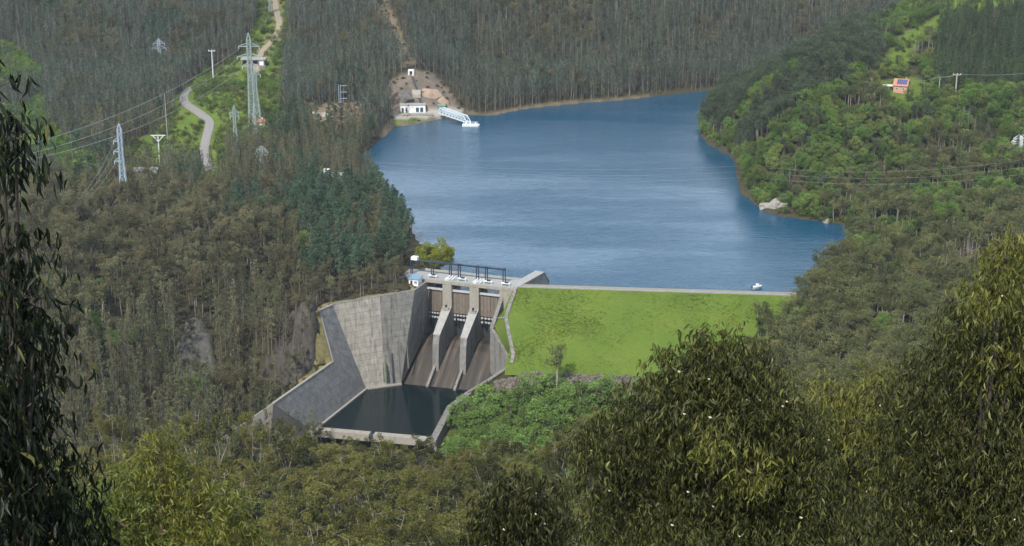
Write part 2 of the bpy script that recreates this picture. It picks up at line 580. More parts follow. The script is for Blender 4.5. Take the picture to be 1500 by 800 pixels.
# middle ridge with the road
for a in [(310, 245, 900, 0), (300, 200, 960, 0), (270, 150, 1030, 0), (290, 128, 1065, 0), (380, 190, 975, 0), (400, 50, 1230, 0), (395, 5, 1330, 0), (480, 165, 1030, 0), (600, 165, 1072, 0),
          (560, 170, 1050, 0), (605, 108, 1102, 0), (570, 20, 1200, 3), (440, 200, 960, 12), (220, 240, 930, 4), (440, 100, 1120, 15), (470, 240, 900, 12)]:
    G(*a)
# far slopes
for u in (700, 850, 1000):
    for a in [(u, 80, 1195, 20), (u, 0, 1245, 20), (u, -80, 1310, 20)]:
        G(*a)
for a in [(1150, 60, 1270, 20), (1330, 5, 1350, 16), (1200, -40, 1360, 20), (1060, 110, 1180, 10)]:
    G(*a)
for a in [(100, 230, 880, 15), (50, 50, 1180, 20), (100, 0, 1230, 20), (200, 100, 1080, 20), (220, 0, 1220, 20), (30, 150, 1000, 20), (150, 190, 960, 15), (-80, 60, 1150, 20), (-80, 180, 960, 16), (300, 40, 1190, 20), (480, 40, 1190, 20)]:
    G(*a)
for x in (-900, -450, 0, 450, 900):
    Wp(x, 1420, 95)
    Wp(x, 1750, 125)
    Wp(x, 2300, 150)
# right hill
for a in [(1130, 200, 868, 13), (1130, 140, 905, 18), (1150, 70, 965, 20), (1230, 60, 975, 20), (1315, 130, 950, 0), (1315, 40, 1050, 0), (1400, -5, 1110, 0), (1450, 20, 1060, 14), (1450, 110, 970, 6), (1400, 135, 935, 0),
          (1300, 220, 858, 10), (1200, 290, 838, 2), (1400, 220, 862, 9), (1520, 220, 850, 9), (1300, 318, 785, 0), (1380, 300, 780, 8), (1650, 150, 900, 8), (1650, 0, 1060, 8)]:
    G(*a)
# right bank near the dam
for a in [(1210, 420, 672, 5), (1250, 400, 690, 8), (1300, 410, 680, 12), (1400, 350, 720, 12), (1500, 310, 740, 12), (1300, 480, 600, 13), (1200, 520, 580, 14), (1100, 470, 630, 11), (1400, 470, 570, 13), (1480, 560, 450, 14), (1200, 620, 440, 14),
          (1650, 400, 600, 12), (1050, 520, 600, 10), (1320, 360, 740, 10)]:
    G(*a)
# valley floor and camera hill
for a in [(500, 700, 430, 23), (500, 790, 350, 23), (500, 650, 520, 22), (150, 700, 400, 23), (50, 790, 335, 23), (750, 605, 610, 8), (790, 675, 560, 8), (850, 550, 640, 0), (900, 575, 632, 1), (950, 620, 560, 6), (680, 650, 590, 7),
          (850, 720, 430, 21), (900, 795, 350, 21), (700, 720, 430, 23), (580, 652, 585, 3), (440, 660, 590, 8), (330, 650, 545, 23), (650, 655, 540, 17)]:
    G(*a)
for x in (-200, -70, 70, 200):
    Wp(x, 0, 225 - abs(x) * 0.1)
    Wp(x, 45, 199)
    Wp(x, 130, 146)
    Wp(x, 220, 98)
for x in (-70, 70):
    Wp(x, 300, 52)
Wp(-250, 330, 45); Wp(260, 330, 70); Wp(260, 450, 34)
Wp(-500, 100, 165); Wp(500, 100, 175); Wp(-500, 350, 40); Wp(500, 350, 95); Wp(-600, 600, 0); Wp(600, 650, 40); Wp(-600, 850, 10); Wp(650, 900, 70); Wp(700, 1200, 80)
Wp(-900, 600, 20); Wp(1000, 600, 80); Wp(-900, 1000, 60); Wp(-1000, 0, 200); Wp(1000, 0, 210); Wp(0, -200, 250); Wp(-900, -200, 230); Wp(900, -200, 240)
# ground right behind the walls and along the dam
for p in WT[1:-1]:
    Wp(p.x - 5 * EX.x + 0, p.y + 3, p.z + 0.6)
for p in RT[2:]:
    Wp(p.x + 6, p.y, p.z - 0.5)
for s in (10, 45, 85):
    Wp(*DAM(s, -47, -23))
    Wp(*DAM(s, -70, -27))
Wp(*SPW(44, 6, -1)); Wp(*SPW(46, 25, -14))

cp = np.array(CPTS)
ctr, scl = cp[:, :2].mean(0), 400.0
cn = (cp[:, :2] - ctr) / scl


def tps_k(r2):
    return 0.5 * r2 * np.log(r2 + 1e-12)


N = len(cn)
K = tps_k(((cn[:, None] - cn[None]) ** 2).sum(-1)) + np.eye(N) * 0.0015
Pm = np.hstack([np.ones((N, 1)), cn])
A = np.zeros((N + 3, N + 3))
A[:N, :N] = K; A[:N, N:] = Pm; A[N:, :N] = Pm.T
sol = np.linalg.solve(A, np.concatenate([cp[:, 2], np.zeros(3)]))


def vnoise(x, y, f, seed):
    """smooth value noise"""
    x = np.asarray(x, float) * f; y = np.asarray(y, float) * f
    xi, yi = np.floor(x).astype(int), np.floor(y).astype(int)
    xf, yf = x - xi, y - yi
    xf = xf * xf * (3 - 2 * xf); yf = yf * yf * (3 - 2 * yf)

    def h(i, j):
        n = (i * 374761393 + j * 668265263 + seed * 982451653) & 0xffffffff
        n = ((n ^ (n >> 13)) * 1274126177) & 0xffffffff
        return ((n ^ (n >> 16)) & 0xffff) / 65535.0
    return (h(xi, yi) * (1 - xf) + h(xi + 1, yi) * xf) * (1 - yf) + (h(xi, yi + 1) * (1 - xf) + h(xi + 1, yi + 1) * xf) * yf


# the clear structural polygons
DAMFOOT = [tuple(DAM(-3, 14, 0)[:2]), tuple(DAM(CRL + 6, 14, 0)[:2]), tuple(DAM(CRL - 18, -50, 0)[:2]), tuple(DAM(-14, -50, 0)[:2]), tuple(DAM(-6, -24, 0)[:2])]
DECKFOOT = [tuple(SPW(-7, -16, 0)[:2]), tuple(SPW(46, -16, 0)[:2]), tuple(SPW(46, 2, 0)[:2]), tuple(SPW(-2, 2, 0)[:2])]


def height(x, y):
    x = np.asarray(x, float); y = np.asarray(y, float)
    shp = x.shape
    X = ((x.ravel() - ctr[0]) / scl); Y = ((y.ravel() - ctr[1]) / scl)
    z = np.zeros(len(X))
    for i in range(0, len(X), 20000):
        r2 = (X[i:i + 20000, None] - cn[None, :, 0]) ** 2 + (Y[i:i + 20000, None] - cn[None, :, 1]) ** 2
        z[i:i + 20000] = tps_k(r2) @ sol[:N] + sol[N] + X[i:i + 20000] * sol[N + 1] + Y[i:i + 20000] * sol[N + 2]
    z = z.reshape(shp)
    z = z + (vnoise(x, y, 1 / 38., 1) - 0.5) * 4.0 + (vnoise(x, y, 1 / 13., 2) - 0.5) * 1.6
    z = np.where((x > -120) & (x < 70) & (y > 520) & (y < 668) & (z < -20), np.minimum(z, -36 + 0.1 * (z + 33)), z)
    s = (x - CR_L.x) * CDIR.x + (y - CR_L.y) * CDIR.y
    t = (x - CR_L.x) * CUP.x + (y - CR_L.y) * CUP.y
    z = np.where((t < -40) & (t > -66) & (s > -9) & (s < CRL), np.maximum(z, ZC + 0.5 * t - 0.4), z)
    z = np.where((t <= -66) & (t > -82) & (s > -9) & (s < CRL), np.maximum(z, ZC - 33.4 + 0.9 * (t + 66)), z)
    dl, _ = dist_line(x, y, LAKE, True)
    inl = inpoly(x, y, LAKE)
    up = np.maximum(z, 0.35 + np.minimum(0.22 * dl, 2.0))
    z = np.where(inl, -np.minimum(14, 0.5 + 0.4 * dl), np.where(dl < 60, np.maximum(z, np.where(y > 640 + 0 * x, up, z)), z))
    dp, _ = dist_line(x, y, POND, True)
    z = np.where(inpoly(x, y, POND), -np.minimum(8, 0.4 + 0.3 * dp), z)
    # under the dam body
    s = (x - CR_L.x) * CDIR.x + (y - CR_L.y) * CDIR.y
    t = (x - CR_L.x) * CUP.x + (y - CR_L.y) * CUP.y
    face = np.where(t < 0, ZC + t * 0.5, np.where(t > 6, ZC - (t - 6) * 0.55, ZC))
    z = np.where(inpoly(x, y, DAMFOOT) & (s < CRL - 6), np.minimum(z, np.maximum(face - 0.9, -26.0)), z)
    z = np.where(inpoly(x, y, DECKFOOT), np.minimum(z, -10), z)
    # excavated spillway
    cut = inpoly(x, y, CUT)
    d1, z1 = dist_line(x, y, WT[:7])
    d2, z2 = dist_line(x, y, RT)
    d3, z3 = dist_line(x, y, WT[6:])
    d4, z4 = dist_line(x, y, RT[2:])
    z = np.where(~cut & (d4 < 30) & (x > -45) & (d4 <= np.minimum(d1, d3)), np.minimum(z, z4 - 0.4 + 0.25 * d4), z)
    z = np.where(~cut & (d1 < 40) & (d1 < d2), np.minimum(z, z1 + 0.2 + 0.8 * np.maximum(d1 - 3, 0)), z)
    z = np.where(~cut & (d1 < 12) & (d1 < d2) & (x < -44), np.maximum(z, z1 - 0.3 - 0.6 * np.maximum(d1 - 4, 0)), z)
    dq, _ = dist_line(x, y, FRONT)
    z = np.where(~cut & (dq < 40) & (y < 625), np.minimum(z, -37 + 0.3 * np.maximum(dq - 4, 0)), z)
    z = np.where(cut | ((d1 < 1.2) & (d1 < d2)), np.minimum(z, -43), z)
    z = np.where(d2 < 1.8, np.minimum(z, -43), z)
    ins = inpoly(x, y, [tuple(SPW(0.5, -14, 0)[:2]), tuple(SPW(39, -14, 0)[:2]), tuple(SPW(39, 16, 0)[:2]), tuple(SPW(37, 26, 0)[:2]), tuple(SPW(-3.5, 26, 0)[:2])])
    z = np.where(ins, -43, z)
    return z


def axis(segs):
    out = []
    for a, b, st in segs:
        out += list(np.arange(a, b, st))
    return np.array(out + [segs[-1][1]], float)


gx = axis([(-2600, -900, 60), (-900, -480, 12), (-480, -120, 6), (-120, 160, 2.5), (160, 480, 6), (480, 900, 12), (900, 2600, 60)])
gy = axis([(-600, -40, 30), (-40, 300, 8), (300, 560, 6), (560, 730, 2.5), (730, 1400, 6), (1400, 1800, 16), (1800, 3600, 80)])
GX, GY = np.meshgrid(gx, gy)
GZ = height(GX, GY)


def ground(x, y):
    """terrain height by bilinear look-up in the sheet itself"""
    x = np.asarray(x, float); y = np.asarray(y, float)
    i = np.clip(np.searchsorted(gx, x) - 1, 0, len(gx) - 2)
    j = np.clip(np.searchsorted(gy, y) - 1, 0, len(gy) - 2)
    fx = (x - gx[i]) / (gx[i + 1] - gx[i]); fy = (y - gy[j]) / (gy[j + 1] - gy[j])
    return (GZ[j, i] * (1 - fx) + GZ[j, i + 1] * fx) * (1 - fy) + (GZ[j + 1, i] * (1 - fx) + GZ[j + 1, i + 1] * fx) * fy


def hit(u, v, ymin=560., ymax=1600.):
    """where the sight line through (u, v) first meets the ground beyond ymin"""
    Y = np.arange(ymin, ymax, 1.0)
    t = tanv(v)
    z = CAMZ - Y * t
    zc = Y * CP + (CAMZ - z) * SP
    x = (u - 750) / FPX * zc
    g = ground(x, Y)
    k = np.nonzero(g >= z)[0]
    if len(k) == 0:
        k = [len(Y) - 1]
    k = k[0]
    return Vector((x[k], Y[k], float(g[k])))


# zones of the ground (world polygons found through sight lines)
def wpoly(px, ymin, ymax=1600):
    return [tuple(hit(u, v, ymin, ymax)[:2]) for u, v in px]


ROAD_PX = [(310, 252), (303, 240), (299, 225), (301, 208), (306, 192), (309, 178), (298, 170), (283, 160), (270, 152), (269, 143), (276, 134), (288, 126), (300, 118)]
ROAD = [hit(u, v, 850) for u, v in ROAD_PX]
TRACK_PX = [(378, 108), (374, 98), (386, 72), (402, 58), (410, 40), (406, 20), (402, 0), (400, -20)]
TRACK = [hit(u, v, 1000) for u, v in TRACK_PX]
CORRIDOR = wpoly([(160, 262), (190, 215), (255, 165), (262, 140), (290, 110), (330, 95), (352, 80), (372, 40), (380, -20), (420, -20), (422, 40), (415, 90), (412, 150), (410, 200), (330, 215), (335, 255)], 870)
RIDGE_CUT = wpoly([(455, 182), (455, 152), (530, 150), (530, 176), (500, 186)], 950)
PLATFORM = wpoly([(566, 183), (577, 150), (560, 140), (575, 118), (600, 104), (635, 108), (662, 140), (680, 168), (640, 176)], 1030)
CLEARCUT = wpoly([(590, 100), (560, 30), (545, -10), (560, -10), (580, 30), (612, 96)], 1080)
PASTURE = wpoly([(1290, 100), (1310, 60), (1375, 20), (1390, -10), (1500, -10), (1500, 10), (1440, 12), (1380, 30), (1376, 50), (1340, 75), (1330, 100)], 930)
HOUSEPL = wpoly([(1285, 150), (1285, 118), (1345, 112), (1370, 130), (1345, 160), (1310, 168)], 900)
APRON = wpoly([(572, 170), (600, 166), (660, 158), (690, 166), (650, 172), (580, 176)], 1030)
BANK = wpoly([(570, 177), (632, 169), (630, 177), (576, 184)], 1030)
CLIFFZ = wpoly([(395, 470), (465, 455), (487, 530), (400, 590), (375, 575), (420, 520)], 600)
ROADZ = [(p.x, p.y) for p in ROAD]
TRACKZ = [(p.x, p.y) for p in TRACK]

dR, _ = dist_line(GX, GY, ROADZ)
dT, _ = dist_line(GX, GY, TRACKZ)
grass_m = np.maximum.reduce([inpoly(GX, GY, CORRIDOR) * 1.0, inpoly(GX, GY, PASTURE) * 1.0, (dR < 9) * 1.0, inpoly(GX, GY, HOUSEPL) * 0.9,
                             ((GY > 400) & (GY < 640) & (GX < 70) & (GX > -30) & (GZ < -20)) * 0.5])
dsh, _ = dist_line(GX, GY, LAKE, True)
soil_m = np.maximum.reduce([inpoly(GX, GY, RIDGE_CUT) * 1.0, inpoly(GX, GY, CLEARCUT) * 0.9, np.clip(1.1 - dsh / 5, 0, 1) * (GZ < 4) * (0.1 + 0.6 * ((GY > 1000) & (GX < 100))), (dT < 5) * 0.7])
gravel_m = inpoly(GX, GY, APRON) * 1.0
grass_m = np.maximum(grass_m, inpoly(GX, GY, BANK) * 1.0)
rock_m = np.maximum(inpoly(GX, GY, PLATFORM) * 1.0, 0) * (1 - inpoly(GX, GY, BANK))
dark_m = inpoly(GX, GY, CLIFFZ) * 1.0

nx_, ny_ = len(gx), len(gy)
ii = np.arange(ny_ - 1)[:, None] * nx_ + np.arange(nx_ - 1)[None]
tf = np.stack([ii, ii + 1, ii + nx_ + 1, ii + nx_], -1).reshape(-1, 4)


def terrain_mat():
    m, nt, out = newmat('forest_floor')
    b = nd(nt, 'ShaderNodeBsdfPrincipled', Roughness=0.95)
    b.inputs['Specular IOR Level'].default_value = 0.1

    def at(nm):
        a = nt.nodes.new('ShaderNodeAttribute')
        a.attribute_name = nm
        return a.outputs['Fac']
    n1 = pos_noise(nt, (1, 1, 1), 0.12, 6, 0.65)
    n2 = pos_noise(nt, (1, 1, 1), 0.6, 5, 0.6)
    c = ramp(nt, n2, [(0.25, (0.030, 0.027, 0.016)), (0.5, (0.052, 0.047, 0.026)), (0.75, (0.06, 0.07, 0.025))])
    g = ramp(nt, n1, [(0.3, (0.075, 0.125, 0.018)), (0.55, (0.115, 0.175, 0.028)), (0.75, (0.17, 0.19, 0.05))])
    so = ramp(nt, n2, [(0.25, (0.15, 0.115, 0.075)), (0.6, (0.24, 0.19, 0.13)), (0.8, (0.12, 0.12, 0.05))])
    ro = ramp(nt, n1, [(0.25, (0.10, 0.088, 0.076)), (0.5, (0.16, 0.135, 0.112)), (0.75, (0.23, 0.175, 0.125))])
    dk = ramp(nt, n2, [(0.25, (0.06, 0.055, 0.05)), (0.6, (0.12, 0.105, 0.09)), (0.8, (0.10, 0.095, 0.05))])
    c = mixc(nt, at('grass'), c, g)
    c = mixc(nt, at('soil'), c, so)
    c = mixc(nt, at('rock'), c, ro)
    c = mixc(nt, at('cliff'), c, dk)
    c = mixc(nt, at('gravel'), c, (0.36, 0.34, 0.30))
    nt.links.new(c, b.inputs['Base Color'])
    bp = nd(nt, 'ShaderNodeBump', Strength=0.9, Distance=1.2)
    nt.links.new(pos_noise(nt, (1, 1, 1), 0.5, 8, 0.7), bp.inputs['Height'])
    nt.links.new(bp.outputs[0], b.inputs['Normal'])
    nt.links.new(b.outputs[0], out.inputs['Surface'])
    return m


M['terrain'] = terrain_mat()
tme = mesh_np('terrain', np.stack([GX, GY, GZ], -1).reshape(-1, 3), tf, M['terrain'], smooth=True)
for nm, arr in (('grass', grass_m), ('soil', soil_m), ('rock', rock_m), ('cliff', dark_m), ('gravel', gravel_m)):
    a = tme.attributes.new(nm, 'FLOAT', 'POINT')
    a.data.foreach_set('value', arr.astype(np.float32).ravel())
terrain = link(bpy.data.objects.new('terrain', tme))
tag(terrain, 'wooded hillsides and valley floor around the reservoir', kind='structure')


def water_mat(name, body, rough, wave, wind=True):
    m, nt, out = newmat(name)
    b = nd(nt, 'ShaderNodeBsdfPrincipled', Roughness=rough, IOR=1.33)
    b.inputs['Base Color'].default_value = (*body, 1)
    b1 = pos_noise(nt, (0.22, 0.9, 1), 1.0, 5, 0.6)
    b2 = pos_noise(nt, (0.05, 0.35, 1), 1.0, 3, 0.5)
    ad = nd(nt, 'ShaderNodeMath', operation='ADD')
    nt.links.new(b1, ad.inputs[0])
    nt.links.new(b2, ad.inputs[1])
    bp = nd(nt, 'ShaderNodeBump', Strength=1.0, Distance=wave)
    nt.links.new(ad.outputs[0], bp.inputs['Height'])
    if wind:
        # wind-ruffled areas and calm lanes
        w = pos_noise(nt, (0.006, 0.022, 1), 1.0, 4, 0.55)
        ws = smoothstep(nt, w, 0.38, 0.62)
        mr = nd(nt, 'ShaderNodeMapRange')
        mr.inputs['To Min'].default_value = wave * 0.55
        mr.inputs['To Max'].default_value = wave * 1.25
        nt.links.new(ws, mr.inputs['Value'])
        nt.links.new(mr.outputs[0], bp.inputs['Distance'])
        mr2 = nd(nt, 'ShaderNodeMapRange')
        mr2.inputs['To Min'].default_value = rough * 0.7
        mr2.inputs['To Max'].default_value = rough * 1.3
        nt.links.new(ws, mr2.inputs['Value'])
        nt.links.new(mr2.outputs[0], b.inputs['Roughness'])
    nt.links.new(bp.outputs[0], b.inputs['Normal'])
    nt.links.new(b.outputs[0], out.inputs['Surface'])
    return m


M['lake'] = water_mat('lake', (0.005, 0.058, 0.12), 0.05, 0.22)
M['pool'] = water_mat('pool', (0.003, 0.010, 0.012), 0.03, 0.05, False)


def water_sheet(name, poly, z, mat, grow=0.0):
    c = np.array(poly)
    me = bpy.data.meshes.new(name)
    cx, cy = c.mean(0)
    vs = []
    n = len(c)
    for i in range(n):
        a, b_ = c[i - 1], c[(i + 1) % n]
        t = b_ - a
        nrm = np.array([t[1], -t[0]]) / (np.linalg.norm(t) + 1e-9)
        area = sum(c[k - 1][0] * c[k][1] - c[k][0] * c[k - 1][1] for k in range(n))
        if area < 0:
            nrm = -nrm
        p = c[i] + nrm * grow
        vs.append((p[0], p[1], z))
    me.from_pydata(vs, [], [tuple(range(n))])
    me.update()
    me.materials.append(mat)
    o = link(bpy.data.objects.new(name, me))
    if me.polygons[0].normal.z < 0:
        me.flip_normals()
    return o


lake_o = tag(water_sheet('reservoir_water', LAKE, 0.0, M['lake'], 3.0), 'wind-ruffled blue reservoir behind the dam', kind='structure')
tag(water_sheet('inlet_water', POND, 0.0, M['lake'], 2.0), 'small patch of blue water at the left edge', kind='structure')


def ribbon(name, pts, width, mat, dz=0.12, label=None):
    """a road sheet lying on the ground"""
    P2 = []
    for i in range(len(pts) - 1):
        n = max(2, int((pts[i + 1] - pts[i]).length / 4))
        for k in range(n):
            P2.append(pts[i].lerp(pts[i + 1], k / n))
    P2.append(pts[-1])
    for _ in range(3):
        P2 = [P2[0]] + [(P2[i - 1] + P2[i] * 2 + P2[i + 1]) / 4 for i in range(1, len(P2) - 1)] + [P2[-1]]
    mb = MB()
    rows = []
    for i, p in enumerate(P2):
        d = P2[min(i + 1, len(P2) - 1)] - P2[max(i - 1, 0)]
        n = Vector((-d.y, d.x, 0)).normalized()
        xs = [p + n * (w * width / 2) for w in (-1.25, -1, -0.4, 0.4, 1, 1.25)]
        g = max(float(ground(q.x, q.y)) for q in xs[1:-1])
        zs = (-1.2, 0.0, 0.05, 0.05, 0.0, -1.2)
        rows.append([(q.x, q.y, g + dz + 0.25 + zz) for q, zz in zip(xs, zs)])
    vs = [v for r in rows for v in r]
    k = 6
    fs = [(i * k + j, i * k + j + 1, (i + 1) * k + j + 1, (i + 1) * k + j) for i in range(len(rows) - 1) for j in range(k - 1)]
    mb.add(vs, fs)
    o = mb.build(name, mat)
    return tag(o, label, kind='structure')


ribbon('access_road', ROAD, 5.2, M['asphalt'], label='grey asphalt road winding up the ridge past the pylons')
ribbon('dirt_track', TRACK, 4.5, M['dirt'], label='pale dirt track climbing the power line clearing')

# ------------------------------------------------------------------ earth dam
dam = thing('earth_dam', DAM(CRL / 2, 0, ZC), 'grassed earth embankment dam with a road along its crest', 'dam')
rt_dam = []
for p in [SPW(43.0, 0, 2), P(749, 444, z=1), P(741, 466, z=-3.6), P(746, 492, z=-9), P(752, 520, z=-13.5), P(745, 540, z=-17)]:
    q = p - CR_L
    rt_dam.append((q.dot(CUP), q.dot(CDIR)))
rt_dam.sort()


def face_left(t):
    xs = [a for a, _ in rt_dam]; ys = [b for _, b in rt_dam]
    return float(np.interp(t, xs, ys)) - 1.0


SLOPE = 0.5
NS, NT = 70, 30
vs, fs = [], []
for i in range(NT + 1):
    t = -47.0 * i / NT
    sl = face_left(t) if t < -1 else 0.0
    for j in range(NS + 1):
        s_ = sl + (CRL + 6 - sl) * j / NS
        p = DAM(s_, t, ZC + t * SLOPE)
        p.z += float((vnoise(p.x, p.y, 0.3, 5) - 0.5) * 0.35 + (vnoise(p.x, p.y, 0.07, 6) - 0.5) * 0.7) * min(1, -t / 4)
        vs.append(p)
for i in range(NT):
    for j in range(NS):
        a = i * (NS + 1) + j
        fs.append((a, a + 1, a + NS + 2, a + NS + 1))


def dam_grass():
    m, nt, out = newmat('dam_grass')
    b = nd(nt, 'ShaderNodeBsdfPrincipled', Roughness=0.9)
    b.inputs['Specular IOR Level'].default_value = 0.15
    n1 = pos_noise(nt, (1, 1, 1), 0.05, 5, 0.6)
    n2 = pos_noise(nt, (1, 1, 1), 0.45, 6, 0.7)
    c1 = ramp(nt, n1, [(0.3, (0.076, 0.138, 0.015)), (0.5, (0.10, 0.166, 0.018)), (0.70, (0.15, 0.196, 0.028))])
    c2 = ramp(nt, n2, [(0.25, (0.082, 0.13, 0.022)), (0.55, (0.102, 0.15, 0.026)), (0.8, (0.135, 0.168, 0.036))])
    c = mixc(nt, 0.5, c1, c2)
    nt.links.new(c, b.inputs['Base Color'])
    bp = nd(nt, 'ShaderNodeBump', Strength=0.8, Distance=0.5)
    nt.links.new(pos_noise(nt, (1, 1, 1), 1.3, 6, 0.7), bp.inputs['Height'])
    nt.links.new(bp.outputs[0], b.inputs['Normal'])
    nt.links.new(b.outputs[0], out.inputs['Surface'])
    return m


M['dam_grass'] = dam_grass()
MB().add(vs, fs).build('grass_face', M['dam_grass'], dam, smooth=True)
MB().prism([DAM(-2, 0.05, ZC - 1.5), DAM(-2, 0.05, ZC - 0.05), DAM(-2, 5.6, ZC - 0.05), DAM(-2, 16, -5.5), DAM(-2, 2, -5.5)], CDIR * (CRL + 10)).build('upstream_slope', M['dam_grass'], dam)
MB().box(DAM(CRL / 2, 2.6, ZC + 0.02), (CRL + 8, 4.0, 0.24), (CDIR, CUP, Vector((0, 0, 1)))).build('crest_road', M['asphalt'], dam)
n_k = int(CRL / 6)
for i in range(n_k):
    MB().box(DAM(2 + 6 * i + 2.95, 0.42, ZC + 0.2), (5.85, 0.35, 0.55), (CDIR, CUP, Vector((0, 0, 1)))).build('kerb_block', M['deck_concrete'], dam)

# tufts of grass on the face, the crest edge and the open ground of the ridge
def tuft_mesh(name, n, h, spread, mat, seed):
    r = np.random.default_rng(seed)
    vs, fs = [], []
    for i in range(n):
        a = r.uniform(0, 6.28); d = r.uniform(0, spread)
        x, y = d * math.cos(a), d * math.sin(a)
        hh = h * r.uniform(0.5, 1.1); w = h * 0.14
        b_ = r.uniform(0, 6.28); ln = hh * r.uniform(0.1, 0.6); c_ = r.uniform(0, 6.28)
        k = len(vs)
        vs += [(x - w * math.cos(b_), y - w * math.sin(b_), -0.05), (x + w * math.cos(b_), y + w * math.sin(b_), -0.05),
               (x + ln * math.cos(c_), y + ln * math.sin(c_), hh)]
        fs.append((k, k + 1, k + 2))
    return mesh_np(name, vs, fs, mat)


def instancer(name, pts, scl, rot, vi, sources, mat=None):
    """points with geometry-node instances of the given source meshes"""
    me = bpy.data.meshes.new(name)
    me.vertices.add(len(pts))
    me.vertices.foreach_set('co', np.asarray(pts, np.float32).ravel())
    for nm, arr, ty in (('scl', scl, 'FLOAT'), ('rot', rot, 'FLOAT'), ('vi', vi, 'INT')):
        a = me.attributes.new(nm, ty, 'POINT')
        a.data.foreach_set('value', np.asarray(arr, np.float32 if ty == 'FLOAT' else np.int32))
    me.update()
    o = link(bpy.data.objects.new(name, me))
    sc = bpy.data.collections.new('source_' + name)
    for i, sm in enumerate(sources):
        so = bpy.data.objects.new('%s_source_%02d' % (name, i), sm)
        sc.objects.link(so)
    ng = bpy.data.node_groups.new('scatter_' + name, 'GeometryNodeTree')
    ng.interface.new_socket('Geometry', in_out='INPUT', socket_type='NodeSocketGeometry')
    ng.interface.new_socket('Geometry', in_out='OUTPUT', socket_type='NodeSocketGeometry')
    gi = ng.nodes.new('NodeGroupInput'); go = ng.nodes.new('NodeGroupOutput')
    iop = ng.nodes.new('GeometryNodeInstanceOnPoints')
    ci = ng.nodes.new('GeometryNodeCollectionInfo')
    ci.inputs['Collection'].default_value = sc
    ci.inputs['Separate Children'].default_value = True
    ci.inputs['Reset Children'].default_value = True

    def attr(nm, ty):
        a = ng.nodes.new('GeometryNodeInputNamedAttribute')
        a.data_type = ty
        a.inputs['Name'].default_value = nm
        return a.outputs['Attribute']
    cx = ng.nodes.new('ShaderNodeCombineXYZ')
    ng.links.new(attr('rot', 'FLOAT'), cx.inputs['Z'])
    ng.links.new(gi.outputs[0], iop.inputs['Points'])
    ng.links.new(ci.outputs[0], iop.inputs['Instance'])
    iop.inputs['Pick Instance'].default_value = True
    ng.links.new(attr('vi', 'INT'), iop.inputs['Instance Index'])
    ng.links.new(cx.outputs[0], iop.inputs['Rotation'])
    ng.links.new(attr('scl', 'FLOAT'), iop.inputs['Scale'])
    ng.links.new(iop.outputs[0], go.inputs[0])
    md = o.modifiers.new('scatter', 'NODES')
    md.node_group = ng
    return o


tufts = [tuft_mesh('grass_tuft', 16, 0.26, 0.6, M['blade'], 40 + i) for i in range(4)]
n = 26000
t_ = -rng.uniform(0.2, 46.5, n)
fl = np.array([face_left(t) if t < -1 else 0.0 for t in t_])
s_ = fl + 0.6 + rng.uniform(0, 1, n) * (CRL + 4 - fl)
pp = np.array([DAM(a, b, ZC + b * SLOPE - 0.05) for a, b in zip(s_, t_)])
keep = vnoise(pp[:, 0], pp[:, 1], 0.09, 11) + rng.uniform(-.35, .35, n) > 0.35
pp = pp[keep]
gr = instancer('grass', pp, rng.uniform(0.6, 1.5, len(pp)), rng.uniform(0, 6.28, len(pp)), rng.integers(0, 4, len(pp)), tufts)
tag(gr, 'rough green grass growing on the dam face', 'grass', kind='stuff')

# loose stones at the toe of the dam
def rock_mesh(name, mat, seed, sub=1, amp=0.3):
    import bmesh
    bm = bmesh.new()
    bmesh.ops.create_icosphere(bm, subdivisions=sub, radius=1.0)
    r = random.Random(seed)
    ph = [r.uniform(0, 6.28) for _ in range(9)]
    for v in bm.verts:
        c = v.co.copy()
        k = 1 + amp * (math.sin(3 * c.x + ph[0]) * math.cos(2.3 * c.y + ph[1]) + 0.6 * math.sin(5 * c.z + ph[2] + 2 * c.x) + 0.4 * math.sin(9 * c.y + ph[3] + 4 * c.z)) + r.uniform(-amp, amp) * 0.5
        v.co = c * k
    me = bpy.data.meshes.new(name)
    bm.to_mesh(me)
    bm.free()
    me.materials.append(mat)
    return me


stones = [rock_mesh('toe_stone', M['riprap'], 60 + i) for i in range(5)]
n = 3600
s_ = rng.uniform(-4, 95, n)
t_ = rng.uniform(-58, -45.5, n)
pp = np.array([DAM(a, b, 0) for a, b in zip(s_, t_)])
fz = ZC + np.maximum(t_, -70) * 0.5 + 0.1
gz = ground(pp[:, 0], pp[:, 1])
pp[:, 2] = np.maximum(gz, np.minimum(fz, gz + 1.5)) + 0.05
keep = ~inpoly(pp[:, 0], pp[:, 1], CUT)
pp = pp[keep]
rp = instancer('riprap', pp, rng.uniform(0.35, 0.95, len(pp)) ** 1.2, rng.uniform(0, 6.28, len(pp)), rng.integers(0, 5, len(pp)), stones)
tag(rp, 'reddish-grey loose stones along the toe of the grassed dam', 'stones', kind='stuff')

# ------------------------------------------------------------------ spillway
spill = thing('spillway', SPW(18, 0, ZC), 'concrete spillway with three gated bays, tall piers and curved side walls', 'spillway')
CAMP = Vector((0, 0, CAMZ))


